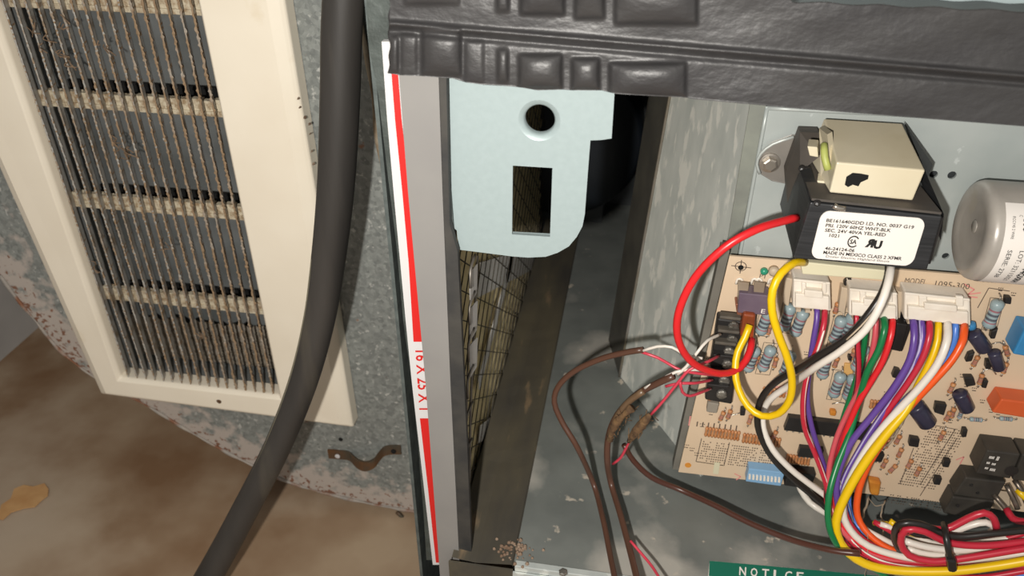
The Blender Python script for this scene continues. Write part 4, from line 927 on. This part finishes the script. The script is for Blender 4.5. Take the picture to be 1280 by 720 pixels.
# trunk to the right
gt = 'harness wires running right at the bottom'
wire([(1078,660,.048),(1100,672,.052),(1140,690,.056),(1200,695,.058),(1290,678,.060)], .0019, 'w_white', 'white harness wire just under the black loop', group=gt)
wire([(1092,652,.046),(1110,662,.050),(1150,684,.054),(1200,688,.056),(1290,664,.058)], .0017, 'w_red2', 'crimson harness wire entering from behind the cobweb', group=gt)
wire([(1100,655,.048),(1140,668,.052),(1185,682,.056),(1290,669,.058)], .0018, 'w_white', 'upper white harness wire through the zip tie', group=gt)
wire([(1090,700,.060),(1150,715,.064),(1220,722,.066),(1290,712,.066)], .0018, 'w_red2', 'lowest dark red harness wire along the bottom edge', group=gt)
wire([(1100,710,.058),(1180,722,.060),(1290,718,.060)], .0016, 'w_blue', 'blue harness wire under the yellow one', group=gt)
# folded loops under the zip tie
wire([(1290,676,.064),(1230,682,.066),(1185,678,.066),(1155,664,.066),(1132,662,.066),(1126,678,.066),(1136,694,.068),(1160,701,.070),(1190,700,.070),(1290,684,.068)], .0021, 'w_red2', 'crimson wire folded back in a loop left of the zip tie', group=gt)
wire([(1290,662,.062),(1240,667,.064),(1190,670,.064),(1150,655,.064),(1125,655,.064),(1118,670,.062),(1125,688,.060),(1140,698,.058)], .0021, 'w_black', 'black wire looping round the crimson one', group=gt)
wire([(1133,666,.060),(1150,658,.061),(1180,662,.061),(1210,648,.060),(1230,641,.060),(1242,648,.060),(1246,662,.060)], .0021, 'w_red2', 'red wire arching above the zip tie', group=gt)
wire([(1185,668,.058),(1212,657,.058),(1232,653,.058),(1243,660,.058),(1235,668,.057)], .0020, 'w_white', 'short white bend above the zip tie', group=gt)
wire([(1130,676,.062),(1160,684,.063),(1200,688,.063),(1250,682,.062),(1290,676,.062)], .0021, 'w_white', 'thick white wire inside the crimson fold', group=gt)
wire([(1134,686,.063),(1160,693,.064),(1200,695,.064),(1250,690,.062),(1290,684,.062)], .0020, 'w_white', 'lower white wire inside the crimson fold', group=gt)
wire([(1128,660,.060),(1145,668,.061),(1180,672,.061)], .0017, 'w_black', 'short black wire inside the fold', group=gt)
wire([(1112,651,.050),(1122,658,.052),(1136,666,.056),(1150,669,.058)], .0018, 'w_yellow', 'short yellow wire tip behind the black loop', group=gt)
wire([(1092,654,.040),(1110,655,.044),(1120,662,.046)], .0016, 'w_yellow', 'thin yellow wire beside the cobweb', group=gt)
wire([(1258,636,.020),(1266,648,.026),(1280,652,.030),(1300,650,.032)], .0022, 'w_red2', 'dark red wire on the crimp terminal right of the relays')
wire([(1272,612,.016),(1282,622,.02),(1300,632,.02)], .0022, 'w_yellow', 'yellow wire end at the right edge by the crimp terminals')
# crimp terminals
ctm = thing('crimp_terminals', 'cluster of grey metal spade terminals at the right edge under the relays', 'terminal', bd(1262, 640, .012))
for (a, b, c) in [((1258,606),(1266,622),(1272,636)), ((1268,600),(1276,612),(1284,630)), ((1242,618),(1254,632),(1262,642))]:
    MB().tube([bd(*a, .012), bd(*b, .017), bd(*c, .020)], .0017, 8).build('spade_terminal', 'copper', ctm, True)
MB().hexa([bd(1240,612,.010), bd(1262,615,.010), bd(1262,640,.012), bd(1244,636,.012)], [bd(1240,612,.002), bd(1262,615,.002), bd(1262,640,.002), bd(1244,636,.002)]).build('terminal_base', 'conn_grey', ctm)
# white jacket wire under board edge
wire([(996,598,.001),(1001,612,.006),(1012,628,.010),(1030,640,.016),(1048,648,.024)], .0022, 'w_white', 'grey-white wire curling out below the lower board edge')
wire([(1010,600,.004),(1022,618,.010),(1036,636,.02),(1048,650,.03)], .0016, 'w_brown2', 'brown wire tucked behind the white one below the board')
# zip tie
zt_ = thing('zip_tie', 'black zip tie strapped round the wire bundle at the bottom right', 'zip tie', bd(1188, 712, .074))
MB().tube([bd(x, y, h) for x, y, h in [(1180,655,.060),(1182,668,.071),(1185,685,.0755),(1188,700,.0765),(1191,712,.0765)]], .0019, 8).build('strap', 'tie', zt_, True)
zq = [bd(x, y, .080) for x, y in [(1184,701),(1196,702),(1197,715),(1186,716)]]
MB().hexa(zq, [p+Vector((0, .006, 0)) for p in zq]).build('locking_head', 'tie', zt_, bevel=.001)
# thermostat cables
gcab = 'brown thermostat cables at left of the board'
wire([(804,437,'y',.385),(780,441,'y',.388),(750,449,'y',.392),(718,464,'y',.395),(698,483,'y',.395),(693,503,'y',.393),(703,528,'y',.39),(722,560,'y',.385),(742,605,'d',.95),(754,650,'d',.955),(762,690,'d',.955),(771,735,'d',.94)], .0019, 'w_brown', 'leftmost brown cable arching from the terminals down to the deck lip', name='thermostat_cable', group=gcab, cat='cable')
wire([(842,470,'y',.375),(822,479,'y',.378),(795,494,'y',.384),(772,518,'y',.388),(761,545,'y',.388),(759,575,'y',.386),(764,605,'d',.94),(776,645,'d',.945),(788,690,'d',.945),(799,735,'d',.93)], .0021, 'w_brown', 'middle brown cable with frayed sheath dropping to the deck lip', name='thermostat_cable', group=gcab, cat='cable')
wire([(780,556,'y',.392),(792,576,'y',.392),(815,597,'y',.392),(850,612,'d',.94),(890,630,'d',.935),(940,655,'d',.93),(990,675,'d',.92),(1040,688,'d',.90),(1075,692,'d',.89)], .0019, 'w_brown2', 'long brown cable sweeping right across the deck to the harness', name='thermostat_cable', group=gcab, cat='cable')
wire([(804,489,'y',.380),(786,502,'y',.384),(772,520,'y',.386),(762,545,'y',.385)], .0021, 'w_tan', 'short stub of stripped tan sheath beside the middle cable', name='thermostat_cable', group=gcab, cat='cable')
# frayed patches
fy = thing('frayed_sheath', 'fuzzy brown frayed cable sheath where the middle cables part', 'cable', P3((780, 550, 'y', .384)))
fy_m = MB(); fy_m.tube([P3((x, y, 'y', v)) for x, y, v in [(762,550,.383),(768,532,.383),(780,518,.381),(790,510,.380)]], .0028, 8, rfun=lambda t: .0024+.0006*math.sin(t*40)); fy_m.tube([P3((x, y, 'y', v)) for x, y, v in [(786,552,.382),(796,538,.379),(808,524,.377),(812,518,.376)]], .0028, 8, rfun=lambda t: .0026*math.sin(.3+t*2.6)+.0006)
for q in range(60):
    t = random.random(); a = P3((762+t*28+random.gauss(0, 2), 552-t*44+random.gauss(0, 3), 'y', .381)) if q % 2 else P3((786+t*26+random.gauss(0, 3), 553-t*34+random.gauss(0, 3), 'y', .378))
    fy_m.tube([a, a+Vector((random.gauss(0, .002), random.gauss(0, .002), random.gauss(0, .003)))], .0003, 4, step=1)
fy_m.build('fibres', 'fray', fy, True)
# conductors
gk = 'thin bare thermostat conductors at the terminal block'
cr_ = .0009
for pts, m, lb_ in [
  ([(802,439,'y',.385),(822,433,'y',.382),(840,434,'y',.38),(852,441,'y',.38),(866,446,'y',.382),(878,448,'y',.382)], 'w_white', 'thin white conductor arching from the leftmost cable'),
  ([(802,440,'y',.385),(822,447,'y',.383),(838,456,'y',.382),(852,463,'y',.38),(875,467,'y',.382),(895,469,'y',.392)], 'w_pinkcond', 'thin red conductor dropping from the leftmost cable to the terminals'),
  ([(847,468,'y',.376),(858,458,'y',.376),(872,440,'y',.376),(884,426,'y',.382),(900,418,'y',.396)], 'w_white', 'thin white conductor rising to the upper terminal screw'),
  ([(806,485,'y',.380),(825,475,'y',.378),(845,465,'y',.376),(862,462,'y',.378),(880,463,'y',.384)], 'w_white', 'lower thin white conductor from the middle cable stub'),
  ([(814,518,'y',.376),(830,500,'y',.375),(846,480,'y',.375),(862,462,'y',.376),(885,452,'y',.382),(898,445,'y',.396)], 'w_pinkcond', 'thin red conductor climbing to the fourth terminal'),
  ([(832,483,'y',.38),(850,479,'y',.379),(868,479,'y',.382),(890,475,'y',.398)], 'w_pinkcond', 'thin red conductor running flat to the fifth terminal'),
  ([(850,477,'y',.376),(853,490,'y',.378),(862,495,'y',.380),(875,491,'y',.386),(888,486,'y',.398)], 'w_pinkcond', 'thin red conductor hooking under to the lowest terminal'),
  ([(812,520,'y',.376),(800,535,'y',.379),(785,556,'y',.383),(776,572,'y',.386),(766,580,'y',.388)], 'w_pinkcond', 'thin red conductor running down from the frayed sheath'),
  ([(788,676,'d',.935),(800,690,'d',.94),(815,708,'d',.94),(830,732,'d',.93)], 'w_pinkcond', 'thin red conductor leaving at the bottom beside the middle cable')]:
    wire(pts, cr_, m, lb_, name='conductor', group=gk)
# dusty cobweb threads
cw = thing('cobweb', 'dusty cobweb threads hanging across the lower right of the board', 'cobweb', bd(1100, 660, .02))
cm = MB()
for pts, r in [([(1178,440,.018),(1165,475,.022),(1142,505,.024),(1120,540,.022),(1105,560,.014)], .0007), ([(1172,470,.018),(1150,495,.022),(1128,525,.024),(1112,548,.02)], .0006), ([(1085,622,.010),(1080,640,.02),(1076,655,.03),(1084,660,.04)], .0008), ([(1107,626,.010),(1102,640,.02),(1103,660,.03),(1108,690,.05),(1110,720,.06)], .0005), ([(1085,620,.01),(1094,632,.02),(1104,630,.02)], .0003), ([(1062,695,.06),(1068,660,.05),(1050,600,.045)], .00022), ([(1085,660,.05),(1084,700,.066),(1080,725,.06)], .00025)]:
    P = [bd(*p) for p in pts]; S = smooth(P, .003); S = [p+Vector((random.gauss(0, r*.8), random.gauss(0, r*.8), random.gauss(0, r*.8))) for p in S]
    cm.tube(S, r, 5, step=.003)
o = cm.build('threads', 'web', cw, True); o['kind'] = 'stuff'
